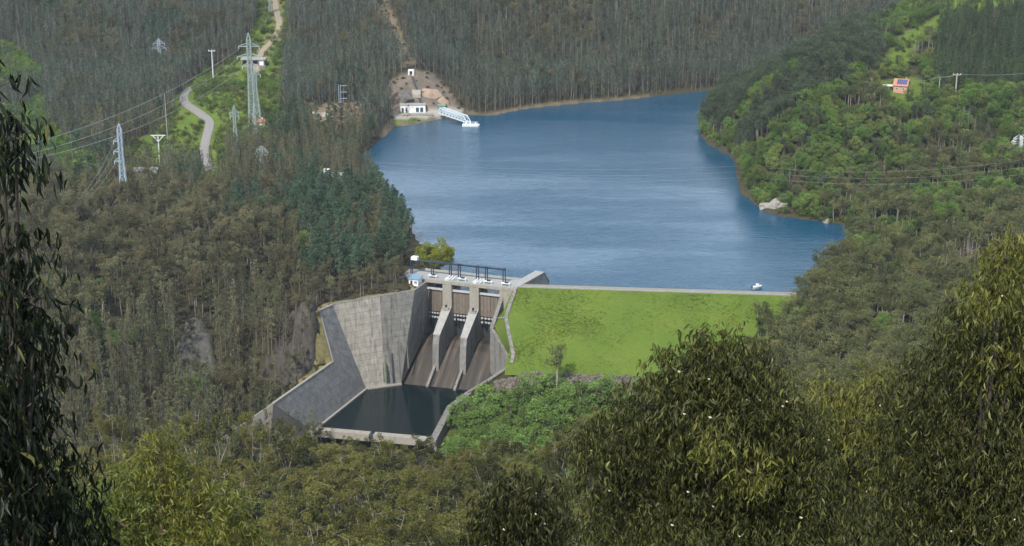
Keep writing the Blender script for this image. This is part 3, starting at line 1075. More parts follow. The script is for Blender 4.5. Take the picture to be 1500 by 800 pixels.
def panel_patch(parent, TL, TR, BR, BL, nc, nr, mat, name='concrete_panel', gap=0.11, proud=0.14, back=1.2):
    n = (TR - TL).cross(BL - TL)
    if n.length < 1e-6:
        n = (TR - BR).cross(BL - BR)
    n.normalize()
    if n.dot(CAMP - TL) < 0:
        n = -n

    def bl(u, v):
        return (TL * (1 - u) + TR * u) * (1 - v) + (BL * (1 - u) + BR * u) * v
    core = MB()
    vs = [bl(u, v) - n * o for o in (0.0, back) for u, v in ((0, 0), (1, 0), (1, 1), (0, 1))]
    core.hexa(vs)
    core.build('wall_core', M['joint'], parent)
    wid = ((TR - TL).length + (BR - BL).length) / 2 / nc
    hei = ((TR - BR).length + (TL - BL).length) / 2 / nr
    gu, gv = min(0.2, gap / max(wid, .1) / 2), min(0.2, gap / max(hei, .1) / 2)
    for i in range(nc):
        for j in range(nr):
            u0, u1 = (i + gu) / nc, (i + 1 - gu) / nc
            v0, v1 = (j + gv) / nr, (j + 1 - gv) / nr
            pr = proud + random.uniform(0, 0.035)
            c = [bl(u0, v0), bl(u1, v0), bl(u1, v1), bl(u0, v1)]
            mb = MB()
            mb.add([p + n * 0.002 for p in c] + [p + n * pr for p in c], [(4, 5, 6, 7), (0, 1, 5, 4), (1, 2, 6, 5), (2, 3, 7, 6), (3, 0, 4, 7)])
            mb.build(name, mat[0] if isinstance(mat, tuple) and i < mat[2] else (mat[1] if isinstance(mat, tuple) else mat), parent)
    return n


lw = thing('side_wall', WT[5], 'tall grey concrete side wall left of the spillway, fanning out beside the stilling pool', 'retaining wall')
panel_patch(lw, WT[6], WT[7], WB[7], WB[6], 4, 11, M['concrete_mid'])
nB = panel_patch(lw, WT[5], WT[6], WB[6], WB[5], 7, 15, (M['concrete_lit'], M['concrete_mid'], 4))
panel_patch(lw, WT[4], WT[5], WB[5], WT[3], 4, 9, M['concrete_grey'])
panel_patch(lw, WT[1], WT[3], WB[3], WB[1], 9, 6, M['concrete_grey'])
panel_patch(lw, WT[0], WT[1], WB[1], WB[0], 3, 4, M['concrete_grey'])
for a, b in ((5, 6), (6, 7), (4, 5), (3, 4), (1, 3), (0, 1)):
    mb = MB().bar(WT[a] + Vector((0, 0.5, 0.15)), WT[b] + Vector((0, 0.5, 0.15)), 1.1, 0.5)
    mb.build('wall_coping', M['concrete_mid'] if a in (5, 6) else M['concrete_pale'], lw)
for a, b in ((1, 3), (3, 6)):
    MB().bar(WB[a] + Vector((0.4, -0.5, 0.25)), WB[b] + Vector((0.4, -0.5, 0.25)), 1.0, 0.9).build('footing_kerb', M['concrete_pale'], lw)
# grassy verge behind the wall top
vg = []
for i in range(len(WT) - 1):
    for k in range(6):
        p = WT[i].lerp(WT[i + 1], k / 6)
        dd = WT[min(i + 1, 7)] - WT[i]
        n_ = Vector((-dd.y, dd.x, 0)).normalized()
        vg.append((p, n_))
for _ in range(3):
    vg = [vg[0]] + [(vg[i][0], (vg[i - 1][1] + vg[i][1] + vg[i + 1][1]).normalized()) for i in range(1, len(vg) - 1)] + [vg[-1]]
vs = []
for p, n_ in vg:
    for k, w in enumerate((0.3, 2.2, 4.5, 7.5)):
        q = p + n_ * w
        g = float(ground(q.x, q.y))
        f = min(1, max(0, (w - 2.0) / 5.0))
        vs.append((q.x, q.y, (p.z - 0.05) * (1 - f) + (g + 0.25 if k < 3 else g - .4) * f + 0.2 * math.sin(q.x * 1.7 + k)* (k > 0)))
verge = MB().add(vs, [(i * 4 + k, i * 4 + k + 1, i * 4 + k + 5, i * 4 + k + 4) for i in range(len(vg) - 1) for k in range(3)])
M['verge'] = simple('verge', (0.17, 0.15, 0.06), 0.95, var=0.45, nscale=0.7, bump=0.5)
tag(verge.build('verge', M['verge'], smooth=True), 'dry grass verge along the top of the side wall', kind='structure')
# dark upright strips down the wall, wider towards the foot


def on_wall(u, v, off):
    """sight line met with the plane of the lit wall"""
    n = (WB[6] - WB[5]).cross(WT[6] - WB[5]).normalized()
    n = n if n.dot(CAMP - WB[5]) > 0 else -n
    d = (P(u, v, Y=600) - CAMP)
    k = (WB[6] - CAMP).dot(n) / d.dot(n)
    return CAMP + d * k + n * off


for u, va, vb, w, mt in ((566, 515, 561, 1.0, 'gate_dark'), (574, 517, 561, 0.8, 'gate_dark'), (583, 497, 549, 0.5, 'joint'), (548, 520, 540, 0.7, 'joint'), (595, 500, 540, 0.5, 'joint')):
    a, b = on_wall(u, va, 0.55), on_wall(u + 3, vb, 0.35)
    ax = (b - a).normalized()
    side = ax.cross(nB).normalized()
    mb = MB().hexa([a - side * w * .4 - nB * .1, a + side * w * .4 - nB * .1, b + side * w * .8 - nB * .1, b - side * w * .8 - nB * .1,
                    a - side * w * .4 + nB * .05, a + side * w * .4 + nB * .05, b + side * w * .8 + nB * .05, b - side * w * .8 + nB * .05])
    mb.build('dark_strip', M[mt], lw)
for u, va, vb, w in ((562.5, 512, 545, 1.0), (560.5, 530, 560, .5)):
    a, b = on_wall(u, va, 0.5), on_wall(u + 2, vb, 0.4)
    mb = MB().bar(a, b, w, .35)
    mb.build('moss_streak', M['moss'], lw)
for u, v, w, h in ((541, 484, 0.7, 2.0), (555, 529, 1.1, 1.2), (555, 546, 0.7, 1.8)):
    c = on_wall(u, v, 0.22)
    sd = Vector((nB.y, -nB.x, 0)).normalized()
    MB().box(c, (w, 0.12, h), (sd, nB, Vector((0, 0, 1)))).build('lime_mark', M['wall_white'], lw)

# piers
LZ = Vector((0, 0, 1))
AX3 = (EX, DX, LZ)
bays = [(1.0, 9.0), (13.3, 22.0), (26.3, 36.3)]


def pier(s0, s1):
    up = MB().prism([SPW(s0, -11, -22), SPW(s0, -11, 5.4), SPW(s0, 0.9, 5.4), SPW(s0, 0.9, -5.0), SPW(s0, 0.9, -22)], EX * (s1 - s0))
    up.build('pier_head', M['concrete_pale'], spill)
    a, b = s0 + 0.1, s1 - 0.1
    NT_ = 14.3
    nose = [(0.9, -40), (0.9, -5.2), (NT_, -14.2), (NT_ + 1.2, -18), (NT_ + 2.6, -40)]
    low = MB()
    # tapered towards the nose in plan
    L = [SPW(a, t, z) if t < NT_ else SPW(a + 0.55, t, z) for t, z in nose]
    R = [SPW(b, t, z) if t < NT_ else SPW(b - 0.55, t, z) for t, z in nose]
    nn = len(nose)
    low.add(L + R, [tuple(range(nn)), tuple(range(nn, 2 * nn))[::-1]] + [(i, (i + 1) % nn, nn + (i + 1) % nn, nn + i) for i in range(nn)])
    low.build('pier_wall', M['concrete_mid'], spill)
    # sloping pier top, its sunlit tone put in as a paler slab
    MB().hexa([SPW(a - .08, 1.0, -5.3), SPW(b + .08, 1.0, -5.3), SPW(b - .45, NT_ + .1, -14.3), SPW(a + .45, NT_ + .1, -14.3),
               SPW(a - .08, 1.0, -4.9), SPW(b + .08, 1.0, -4.9), SPW(b - .45, NT_ + .1, -13.9), SPW(a + .45, NT_ + .1, -13.9)]).build('pier_lit_top', M['deck_concrete'], spill)
    # gate-arm anchor block and low guide wall
    MB().box(SPW((a + b) / 2, 2.6, -5.4), (3.0, 1.3, 1.4), AX3).build('anchor_block', M['concrete_pale'], spill)
    MB().box(SPW((a + b) / 2 + 0.2, 2.8, -4.5), (0.8, 0.9, 1.6), AX3).build('anchor_post', M['gate_dark'], spill)
    MB().hexa([SPW(a + 1.2, NT_ + 2, -33.2), SPW(b - 1.8, NT_ + 2, -33.2), SPW(b - 1.9, 25.5, -38), SPW(a + 1.0, 25.5, -38),
               SPW(a + 1.2, NT_ + 2, -28.0), SPW(b - 1.8, NT_ + 2, -28.0), SPW(b - 1.9, 25.5, -34.2), SPW(a + 1.0, 25.5, -34.2)]).build('divider_wall', M['concrete_mid'], spill)


pier(9.0, 13.3)
pier(22.0, 26.3)
# end blocks under the deck
MB().prism([SPW(36.3, -11, -22), SPW(36.3, -11, 5.4), SPW(36.3, 0.9, 5.4), SPW(36.3, 0.9, -22)], EX * 5.6).build('end_block', M['concrete_pale'], spill)
MB().prism([SPW(-2.2, -11, -22), SPW(-2.2, -11, 5.4), SPW(-2.2, 0.4, 5.4), SPW(-2.2, 0.4, -22)], EX * 3.2).build('end_block', M['concrete_mid'], spill)
MB().box(SPW(37.6, 1.1, -1.5), (0.5, 0.3, 7), AX3).build('drain_pipe', M['rust_roof'], spill)


def chute_mat():
    m, nt, out = newmat('chute_floor')
    b = nd(nt, 'ShaderNodeBsdfPrincipled', Roughness=0.55)
    c = nt.nodes.new('ShaderNodeNewGeometry').outputs['Position']
    m1 = nd(nt, 'ShaderNodeMapping')
    m1.inputs['Rotation'].default_value = (0, 0, -math.atan2(EX.y, EX.x))
    m2 = nd(nt, 'ShaderNodeMapping')
    m2.inputs['Scale'].default_value = (0.55, 0.035, 0.02)
    nt.links.new(c, m1.inputs[0]); nt.links.new(m1.outputs[0], m2.inputs[0])
    n = nd(nt, 'ShaderNodeTexNoise', Scale=1.0, Detail=6, Roughness=0.65)
    nt.links.new(m2.outputs[0], n.inputs['Vector'])
    cc = ramp(nt, n.outputs['Fac'], [(0.3, (0.010, 0.009, 0.008)), (0.48, (0.027, 0.022, 0.017)), (0.6, (0.056, 0.042, 0.030)), (0.77, (0.15, 0.135, 0.115))])
    nt.links.new(cc, b.inputs['Base Color'])
    nt.links.new(b.outputs[0], out.inputs['Surface'])
    return m


M['chute'] = chute_mat()
prof = [(-6, -19.6), (-1, -19.8), (2, -20.5), (6, -22.8), (10, -25.8), (15, -29.6), (20, -33.4), (25.5, -37.5)]
mb = MB()
vs = []
for t, z in prof:
    sl = float(np.interp(t, [-6, 1, 24.5], [0.5, 0.8, -2.8]))
    for k in range(9):
        vs.append(SPW(sl + (39 - sl) * k / 8, t, z))
mb.add(vs, [(i * 9 + k, i * 9 + k + 1, (i + 1) * 9 + k + 1, (i + 1) * 9 + k) for i in range(len(prof) - 1) for k in range(8)])
mb.build('chute_floor', M['chute'], spill)

# right-hand walls of the chute and the basin
rw = thing('chute_wall', RT[1], 'grey concrete wall along the right side of the spillway chute and pool', 'retaining wall')
for i in range(len(RT) - 1):
    a, b = RT[i], RT[i + 1]
    d = (b - a); d.z = 0; d.normalize()
    n = Vector((-d.y, d.x, 0))
    if n.x < 0:
        n = -n
    th = 1.5 if i < 4 else 2.6
    lo = -38
    e0, e1 = (d * 0.02), (d * 0.02)
    MB().hexa([Vector((p.x, p.y, lo)) for p in (a + e0, b - e1, b - e1 + n * th * 1.3, a + e0 + n * th * 1.3)] + [p - LZ * .15 for p in (a + e0, b - e1, b - e1 + n * th, a + e0 + n * th)]).build('wall_segment', M['concrete_mid'], rw)
    MB().hexa([p - LZ * .14 for p in (a - n * .12, b - n * .12, b + n * (th + .1), a + n * (th + .1))] + [p + LZ * .3 for p in (a - n * .12, b - n * .12, b + n * (th + .1), a + n * (th + .1))]).build('wall_coping', M['concrete_mid'], rw)
# stepped drain channel beside the grass


def on_face(u, v, off=0.15):
    n = Vector((-CUP.x * SLOPE, -CUP.y * SLOPE, 1)).normalized()
    d = P(u, v, Y=600) - CAMP
    k = (CR_L - CAMP).dot(n) / d.dot(n)
    return CAMP + d * k + n * off


drain = thing('drain_channel', on_face(741, 466), 'narrow pale concrete channel zigzagging down the left edge of the grass', 'drain')
dp = [on_face(756, 423), on_face(748, 444), on_face(741, 466), on_face(746, 492), on_face(752, 520), on_face(749, 533)]
for a, b in zip(dp[:-1], dp[1:]):
    L = (b - a)
    k = max(2, int(L.length / 3.0))
    for i in range(k):
        p, q = a.lerp(b, i / k), a.lerp(b, (i + 0.96) / k)
        MB().bar(p, q, 1.5, 0.5 + 0.05 * (i % 2)).build('channel_block', M['concrete_mid'], drain)
MB().bar(SPW(38.6, 9, -4.6), on_face(740.5, 466, 0.2), 1.0, 0.5).build('cross_drain', M['deck_concrete'], drain)
# grass bank falling from the dam face to the chute wall
top_l = [on_face(757, 423, 0), on_face(748, 444, 0), on_face(741, 466, 0), on_face(746, 492, 0), on_face(752, 520, 0), on_face(749.5, 534, 0)]
bot_l = [SPW(41.8, 1.0, -2), SPW(38.0, 6, -4.2), SPW(38.0, 13, -7.6), RT[1].lerp(RT[2], .4) + EX * 1.5, RT[1].lerp(RT[2], .8) + EX * 1.5, RT[2] + EX * 1.2]
vs = []
for a, b in zip(top_l, bot_l):
    for k in range(5):
        vs.append(a.lerp(b, k / 4) + LZ * (0.25 * math.sin(k * 2.1 + a.y) * (0 < k < 4)))
MB().add(vs, [(i * 5 + k, i * 5 + k + 1, i * 5 + k + 6, i * 5 + k + 5) for i in range(5) for k in range(4)]).build('side_bank', M['dam_grass'], dam, smooth=True)

# sill at the end of the stilling pool
sill = thing('basin_sill', P(540, 639, z=ZPOOL), 'low pale concrete sill closing the near end of the stilling pool', 'sill')
a, b = P(452, 631.5, z=ZPOOL + .7), P(630, 647, z=ZPOOL + .7)
for f0, f1 in ((0, .51), (.545, 1)):
    MB().bar(a.lerp(b, f0), a.lerp(b, f1), 3.4, 3.0).build('sill_block', M['concrete_pale'], sill)
MB().bar(a.lerp(b, .512), a.lerp(b, .543), 2.4, 1.4).build('sill_gap', M['gate_dark'], sill)
pool_px = [(455, 634), (495, 601), (536, 570), (587, 563)]
POOL = [tuple(P(u, v, z=ZPOOL)[:2]) for u, v in pool_px] + [tuple(SPW(39, 23, 0)[:2])] + [tuple(P(u, v, z=ZPOOL)[:2]) for u, v in ((688, 578), (658, 598), (631, 646))]
tag(water_sheet('stilling_pool_water', POOL, ZPOOL, M['pool'], 0.8), 'still dark green water in the concrete basin below the gates', kind='structure')

# gates
gl = ['left gate of the three in the spillway, beside the tall side wall', 'middle gate of the three, between the two spillway piers', 'right gate of the three, next to the grassed dam']
for (s0, s1), lb in zip(bays, gl):
    g = thing('spillway_gate', SPW((s0 + s1) / 2, -1, 2), lb, 'gate', 'spillway gates')
    w = s1 - s0
    npl = 6
    for i in range(npl):
        pw = w / npl
        MB().box(SPW(s0 + pw * (i + .5), -1.2 + .03 * (i % 2), -3.4), (pw - .1, 0.3, 10.4), AX3).build('gate_plank', M['gate_plank'], g)
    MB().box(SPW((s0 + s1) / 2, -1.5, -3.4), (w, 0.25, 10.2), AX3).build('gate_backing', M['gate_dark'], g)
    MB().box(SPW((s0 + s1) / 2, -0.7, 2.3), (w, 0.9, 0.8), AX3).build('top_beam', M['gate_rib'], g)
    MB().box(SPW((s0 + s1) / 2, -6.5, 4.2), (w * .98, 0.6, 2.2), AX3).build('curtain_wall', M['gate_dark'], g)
    # curved skin of the gate, set back in the dark
    mb = MB()
    vs = []
    for k in range(9):
        an = math.radians(-12 + 50 * k / 8)
        for ss in (s0, s1):
            vs.append(SPW(ss, -3.4 + 8 * (math.cos(an) - 1) * 0.3, -8.2 - 1.5 * k))
    mb.add(vs, [(2 * k, 2 * k + 1, 2 * k + 3, 2 * k + 2) for k in range(8)])
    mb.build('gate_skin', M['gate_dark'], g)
    for zz in (-9.6, -11.6):
        nb = 6
        for i in range(nb):
            MB().box(SPW(s0 + w * (i + .5) / nb, -1.5, zz), (w / nb * .55, 0.7, 0.8), AX3).build('gate_rib', M['gate_rib'], g)
        MB().box(SPW((s0 + s1) / 2, -2.0, zz - .1), (w, 0.35, 0.3), AX3).build('gate_girder', M['gate_rib'], g)
    for ss in (s0 + w * .22, s1 - w * .22):
        MB().bar(SPW(ss, -3.6, -16.5), SPW(ss, 0.6, -10), 0.5).build('gate_arm', M['gate_dark'], g)

# deck
deck = thing('spillway_deck', SPW(18, -6, ZC), 'pale concrete bridge deck across the top of the spillway gates', 'bridge deck')
MB().box(SPW(18.5, -6.2, ZC - .55), (51, 13.4, 1.1), AX3).build('deck_slab', M['deck_concrete'], deck)
MB().box(SPW(18.5, 0.75, ZC - .35), (51.2, 0.5, 1.3), AX3).build('front_edge_beam', M['concrete_pale'], deck)
MB().box(SPW(18.5, -13.2, ZC + .3), (51.2, 0.4, 0.8), AX3).build('rear_parapet', M['deck_concrete'], deck)
MB().hexa([SPW(-7, 1.2, ZC - 1.1), SPW(-7, -13, ZC - 1.1), SPW(-13, -14, ZC - 1.6), SPW(-13, -4, ZC - 1.6), SPW(-7, 1.2, ZC), SPW(-7, -13, ZC), SPW(-13, -14, ZC - .6), SPW(-13, -4, ZC - .6)]).build('approach_slab', M['asphalt'], deck)
rail = thing('deck_railing', SPW(18, 0.7, ZC + .3), 'thin grey railing along the front of the spillway deck', 'railing')
for i in range(26):
    MB().box(SPW(-6.6 + 2.0 * i, 0.75, ZC + .82), (0.1, 0.1, 1.1), AX3).build('railing_post', M['steel_galv'], rail)
for zz in (.75, 1.35):
    MB().box(SPW(18.4, 0.75, ZC + zz), (50.4, 0.07, 0.07), AX3).build('top_rail', M['steel_galv'], rail)

# steel hoist frame on the deck


def s_of(u, t, z=ZC):
    lo, hi = -40., 80.
    for _ in range(40):
        m_ = (lo + hi) / 2
        p = SPW(m_, t, z)
        if proj(p.x, p.y, p.z)[0] < u:
            lo = m_
        else:
            hi = m_
    return lo


gan = thing('steel_gantry', SPW(18, -6, ZC), 'dark blue steel hoist frame of paired posts standing on the spillway deck', 'gantry')
posts = [602, 604.5, 632, 635, 658.5, 661.5, 671.5, 674.5, 698, 701, 711, 714, 737, 740.2]
for u in posts:
    ss = s_of(u, -6.0)
    MB().box(SPW(ss, -6.0, ZC + 3.15), (0.42, 0.42, 6.3), AX3).build('post', M['steel_dark'], gan)
sa, sb = s_of(605, -6), s_of(741, -6)
for tt in (-5.6, -6.4):
    MB().box(SPW((sa + sb) / 2, tt, ZC + 6.5), (sb - sa, 0.3, 0.6), AX3).build('top_beam', M['steel_dark'], gan)
for u in (660, 673, 699.5, 712.5, 738.5):
    ss = s_of(u, -6.0)
    MB().box(SPW(ss, -6.0, ZC + 6.95), (0.7, 1.3, 0.35), AX3).build('cross_head', M['steel_dark'], gan)
ss = s_of(608, -6)
trolley = thing('hoist_trolley', SPW(ss, -6, ZC + 6.8), 'white hoist trolley parked on the left end of the frame', 'trolley')
MB().box(SPW(ss, -6, ZC + 7.5), (3.0, 2.2, 1.4), AX3).build('housing', M['wall_white'], trolley)
MB().box(SPW(ss, -6, ZC + 8.3), (2.4, 1.7, 0.25), AX3).build('lid', M['steel_white'], trolley)
for i, (u, lb) in enumerate(((661, 'white inclined hoist arms on the deck above the left pier'), (702, 'white inclined hoist arms on the deck above the right pier'))):
    s0 = s_of(u, -2.5)
    h = thing('gate_hoist', SPW(s0, -2.5, ZC), lb, 'hoist', 'gate hoists on the deck')
    for k in (-1.6, -.2, 1.2):
        MB().bar(SPW(s0 + k - .9, -1.4, ZC + .2), SPW(s0 + k + .9, -3.2, ZC + 2.0), 0.4, 0.5).build('hoist_arm', M['steel_white'], h)
    MB().box(SPW(s0 - 1.8, -1.6, ZC + .45), (1.8, 1.0, 0.9), AX3).build('gearbox', M['steel_white'], h)
for u, lb in ((634, 'flat white winch table on the left end of the deck'), (677, 'flat white winch table between the two pairs of hoist arms'), (715, 'flat white winch table right of the hoist arms'), (741, 'white winch table on the right end of the deck')):
    s0 = s_of(u, -3.0)
    h = thing('winch_table', SPW(s0, -3, ZC), lb, 'winch', 'winch tables on the deck')
    MB().box(SPW(s0, -3, ZC + 1.15), (4.2, 1.7, 0.3), AX3).build('table_top', M['steel_white'], h)
    MB().box(SPW(s0 + .3, -3, ZC + 1.55), (1.6, 0.9, 0.5), AX3).build('winch_drum', M['gate_dark'], h)
    for k in (-1.7, 1.7):
        MB().box(SPW(s0 + k, -3, ZC + .5), (0.3, 1.2, 1.0), AX3).build('table_leg', M['steel_white'], h)

# upstream wing wall
wa, wb = SPW(43.5, -1, ZC), P(797, 399.5, z=ZC + .6)
wing = thing('wing_wall', wa, 'sloping grey concrete wing wall behind the left end of the grassed dam', 'retaining wall')
d = (wb - wa); L = d.length; d.z = 0; d.normalize(); n = Vector((d.y, -d.x, 0))
MB().prism([Vector((p.x, p.y, z)) for p, z in ((wa, -8), (wa, ZC - .1), (wb, ZC + .6), (wb + d * 5, 0.5), (wb + d * 5, -8))], -n * 4.2).build('wall_body', M['concrete_grey'], wing)
MB().bar(wa - n * 2.1 + LZ * .1, wb - n * 2.1 + LZ * .2, 4.6, 0.35).build('wall_walkway', M['deck_concrete'], wing)
MB().bar(wb - n * 2.1 + LZ * .1, wb + d * 5 - n * 2.1 - LZ * 5.8, 4.6, 0.35).build('wall_end_slope', M['concrete_mid'], wing)

# ------------------------------------------------------------------ buildings and small structures
def gz(x, y):
    return float(ground(x, y))


def facing(p):
    """axes turned so that the front looks back across the valley: right, back, up"""
    return (Vector((1, 0, 0)), Vector((0, 1, 0)), LZ)


def rot_axes(deg):
    a = math.radians(deg)
    return (Vector((math.cos(a), math.sin(a), 0)), Vector((-math.sin(a), math.cos(a), 0)), LZ)


def off(p, ax, x, y, z):
    return p + ax[0] * x + ax[1] * y + ax[2] * z


def window(parent, p, ax, x, y, z, w, h, frame='steel_white'):
    f = MB()
    for dx, dz, ww, hh in ((0, h / 2, w + .2, .14), (0, -h / 2, w + .2, .14), (-w / 2, 0, .14, h), (w / 2, 0, .14, h), (0, 0, .1, h)):
        f.box(off(p, ax, x + dx, y - .07, z + dz), (ww, .16, hh), ax)
    fo = f.build('window', M[frame], parent)
    MB().box(off(p, ax, x, y - .02, z), (w - .1, .06, h - .1), ax).build('pane', M['glass_dark'], fo)


# intake building on the far shore
bp_ = hit(605, 166.5, 1040)
bax = rot_axes(4)
ib = thing('intake_building', bp_, 'long low white building on the far shore beside the blue gangway', 'building')
W_, D_, H_ = 17.0, 7.0, 5.4
for x0, x1, y0, y1 in ((-W_ / 2, W_ / 2, 0, .4), (-W_ / 2, W_ / 2, D_ - .4, D_), (-W_ / 2, -W_ / 2 + .4, .41, D_ - .41), (W_ / 2 - .4, W_ / 2, .41, D_ - .41)):
    MB().box(off(bp_, bax, (x0 + x1) / 2, (y0 + y1) / 2, H_ / 2 - .5), (x1 - x0, y1 - y0, H_ + 1), bax).build('wall', M['wall_white'], ib)
MB().box(off(bp_, bax, 0, D_ / 2, H_ + .08), (W_ + .5, D_ + .5, .35), bax).build('roof', M['deck_concrete'], ib)
MB().box(off(bp_, bax, -2.5, D_ / 2, H_ + .36), (3.2, 2.4, .25), bax).build('roof_hatch', M['deck_concrete'], ib)
for x in (3.0, 5.9):
    window(ib, bp_, bax, x, 0, 2.4, 1.9, 3.0, 'roof_blue')
for x in (-6.9, -4.3):
    d = MB().box(off(bp_, bax, x, -.06, 1.9), (1.3, .16, 3.8), bax).build('door', M['glass_dark'], ib)
    MB().box(off(bp_, bax, x + .45, -.18, 1.9), (.12, .1, .3), bax).build('handle', M['steel_galv'], d)
MB().box(off(bp_, bax, -.2, -.2, 4.4), (.5, .3, .35), bax).build('lamp', M['steel_galv'], ib)
lp = thing('loading_platform', off(bp_, bax, 1, -3.5, 0), 'pale concrete apron in front of the long white building', 'platform')
MB().box(off(bp_, bax, 2, -3.2, .05), (23, 5.8, .7), bax).build('slab', M['concrete_pale'], lp)
MB().box(off(bp_, bax, 2, -6.3, -.6), (23, .5, 2.0), bax).build('edge_wall', M['concrete_mid'], lp)

# tunnel portal above it, with cable trench and pale landing
pp_ = hit(602, 111, 1060)
pax = rot_axes(-6)
po = thing('tunnel_portal', pp_, 'small white tunnel portal high on the cut slope above the long white building', 'portal')
for x in (-1.5, 1.5):
    MB().box(off(pp_, pax, x, 1.2, .9), (1.0, 3, 3.6), pax).build('jamb', M['wall_white'], po)
MB().box(off(pp_, pax, 0, 1.2, 3.15), (4.0, 3.1, .9), pax).build('lintel', M['wall_white'], po)
MB().box(off(pp_, pax, 0, 2.4, .9), (2.0, .4, 3.6), pax).build('opening', M['gate_dark'], po)
tr_px = [(604, 114), (609, 128), (613, 140), (617, 152)]
tr_pts = [hit(u, v, 1040) for u, v in tr_px]
tr = thing('cable_trench', tr_pts[1], 'dark cable trench running down the slope from the white portal', 'trench')
for a, b in zip(tr_pts[:-1], tr_pts[1:]):
    for sd in (-.9, .9):
        MB().bar(a + Vector((sd, -.3, .3)), b + Vector((sd, -.3, .3)), .35, .8).build('trench_wall', M['rock_dark'], tr)
    MB().bar(a + LZ * .2, b + LZ * .2, 1.5, .3).build('trench_floor', M['gate_dark'], tr)
q = hit(611, 141, 1040)
ld = thing('concrete_landing', q, 'pale tilted concrete block halfway along the dark cable trench', 'landing')
MB().hexa([q + Vector(v) for v in ((-3.2, -2, -1), (2.6, -2, -1), (2.6, 2.5, -1), (-3.2, 2.5, -1), (-3, -1.7, 1.2), (2.4, -1.7, 1.2), (2.4, 2.5, 3.8), (-3.6, 2.5, 3.8))]).build('slab', M['concrete_pale'], ld)
q2 = hit(647, 160, 1040)
gs = thing('green_kiosk', q2, 'green metal container at the shore end of the gangway', 'container')
MB().box(q2 + LZ * 1.0, (5.2, 2.6, 2.6)).build('body', M['green_paint'], gs)
MB().box(q2 + LZ * 2.4, (5.4, 2.8, .2)).build('roof', M['steel_galv'], gs)

# gangway with float
g0 = P(645, 165, z=4.2); g1 = P(687, 179.5, z=1.4)
gw = thing('gangway', g0, 'pale blue steel truss gangway sloping from the far shore to its float', 'gangway')
gd = (g1 - g0); GLn = gd.length; gdn = gd.normalized(); gsd = Vector((-gdn.y, gdn.x, 0)).normalized() * 1.7
gup = Vector((0, 0, 1)) * 3.6
nb = 8
for sd in (-1, 1):
    a, b = g0 + gsd * sd, g1 + gsd * sd
    MB().bar(a, b, .5, .55).build('bottom_chord', M['bridge_blue'], gw)
    MB().bar(a.lerp(b, .04) + gup, a.lerp(b, .88) + gup, .5, .55).build('top_chord', M['bridge_blue'], gw)
    MB().bar(a.lerp(b, .88) + gup, b, .45).build('end_post', M['bridge_blue'], gw)
    MB().bar(a, a.lerp(b, .04) + gup, .45).build('end_post', M['bridge_blue'], gw)
    for k in range(nb):
        f0, f1 = .04 + .84 * k / nb, .04 + .84 * (k + 1) / nb
        MB().bar(a.lerp(b, f0), a.lerp(b, f1) + gup, .26).build('diagonal', M['bridge_blue'], gw)
        MB().bar(a.lerp(b, f1), a.lerp(b, f1) + gup, .26).build('vertical', M['bridge_blue'], gw)
for k in range(nb + 1):
    f = .04 + .84 * k / nb
    MB().bar(g0.lerp(g1, f) + gsd + gup, g0.lerp(g1, f) - gsd + gup, .25).build('cross_brace', M['bridge_blue'], gw)
MB().bar(g0, g1, 3.0, .15).build('walkway', M['deck_concrete'], gw)
fp = P(689, 184.5, z=0)
fl_ = thing('float', fp, 'pale floating pontoon at the lake end of the blue gangway', 'pontoon')
MB().prism([fp + Vector(v) for v in ((-5.4, -2.2, -.6), (5.4, -2.2, -.6), (6.4, 0, -.6), (5.4, 2.8, -.6), (-5.4, 2.8, -.6))], (0, 0, 1.5)).build('hull', M['steel_white'], fl_)
for x in (-4.6, -1.5, 1.6, 4.8):
    for y in (-1.9, 2.5):
        MB().box(fp + Vector((x, y, 1.6)), (.22, .22, 1.5)).build('railing_post', M['bridge_blue'], fl_)
for y in (-1.9, 2.5):
    MB().box(fp + Vector((0.1, y, 2.2)), (9.6, .16, .16)).build('top_rail', M['bridge_blue'], fl_)
for x in (-3, 0, 3.4):
    MB().box(fp + Vector((x, 1.0, 1.5)), (1.2, 1.2, 1.3)).build('pump_housing', M['steel_white'], fl_)

# moored boat beyond the dam crest
bq = P(1109, 422.5, z=0)
bt = thing('moored_boat', bq, 'small white boat moored just beyond the grassed dam crest', 'boat')
hull = MB()
sec = [(-2.3, .75, .1), (-1.2, 1.0, 0), (.4, 1.0, 0), (1.6, .7, .1), (2.5, .08, .35)]
vs = []
for x, w, kz in sec:
    vs += [(x, -w, .95 + kz * .5), (x, -w * .6, -.1 + kz), (x, w * .6, -.1 + kz), (x, w, .95 + kz * .5)]
hull.add([bq + Matrix.Rotation(.5, 3, 'Z') @ Vector(v) * 1.1 for v in vs], [(i * 4 + k, i * 4 + k + 1, i * 4 + k + 5, i * 4 + k + 4) for i in range(4) for k in range(3)] + [(0, 1, 2, 3), (16, 17, 18, 19)] + [(i * 4, i * 4 + 3, i * 4 + 7, i * 4 + 4) for i in range(4)])
hull.build('hull', M['steel_white'], bt)
MB().box(bq + Vector((.1, .1, 1.7)), (1.4, 1.3, .9)).build('cabin', M['steel_white'], bt)
MB().box(bq + Vector((-2.6, -1.6, 1.2)), (.5, .5, 1.2)).build('outboard_motor', M['gate_dark'], bt)
MB().bar(bq + Vector((.5, .3, 2.1)), bq + Vector((.5, .3, 4.4)), .12).build('mast', M['gate_dark'], bt)

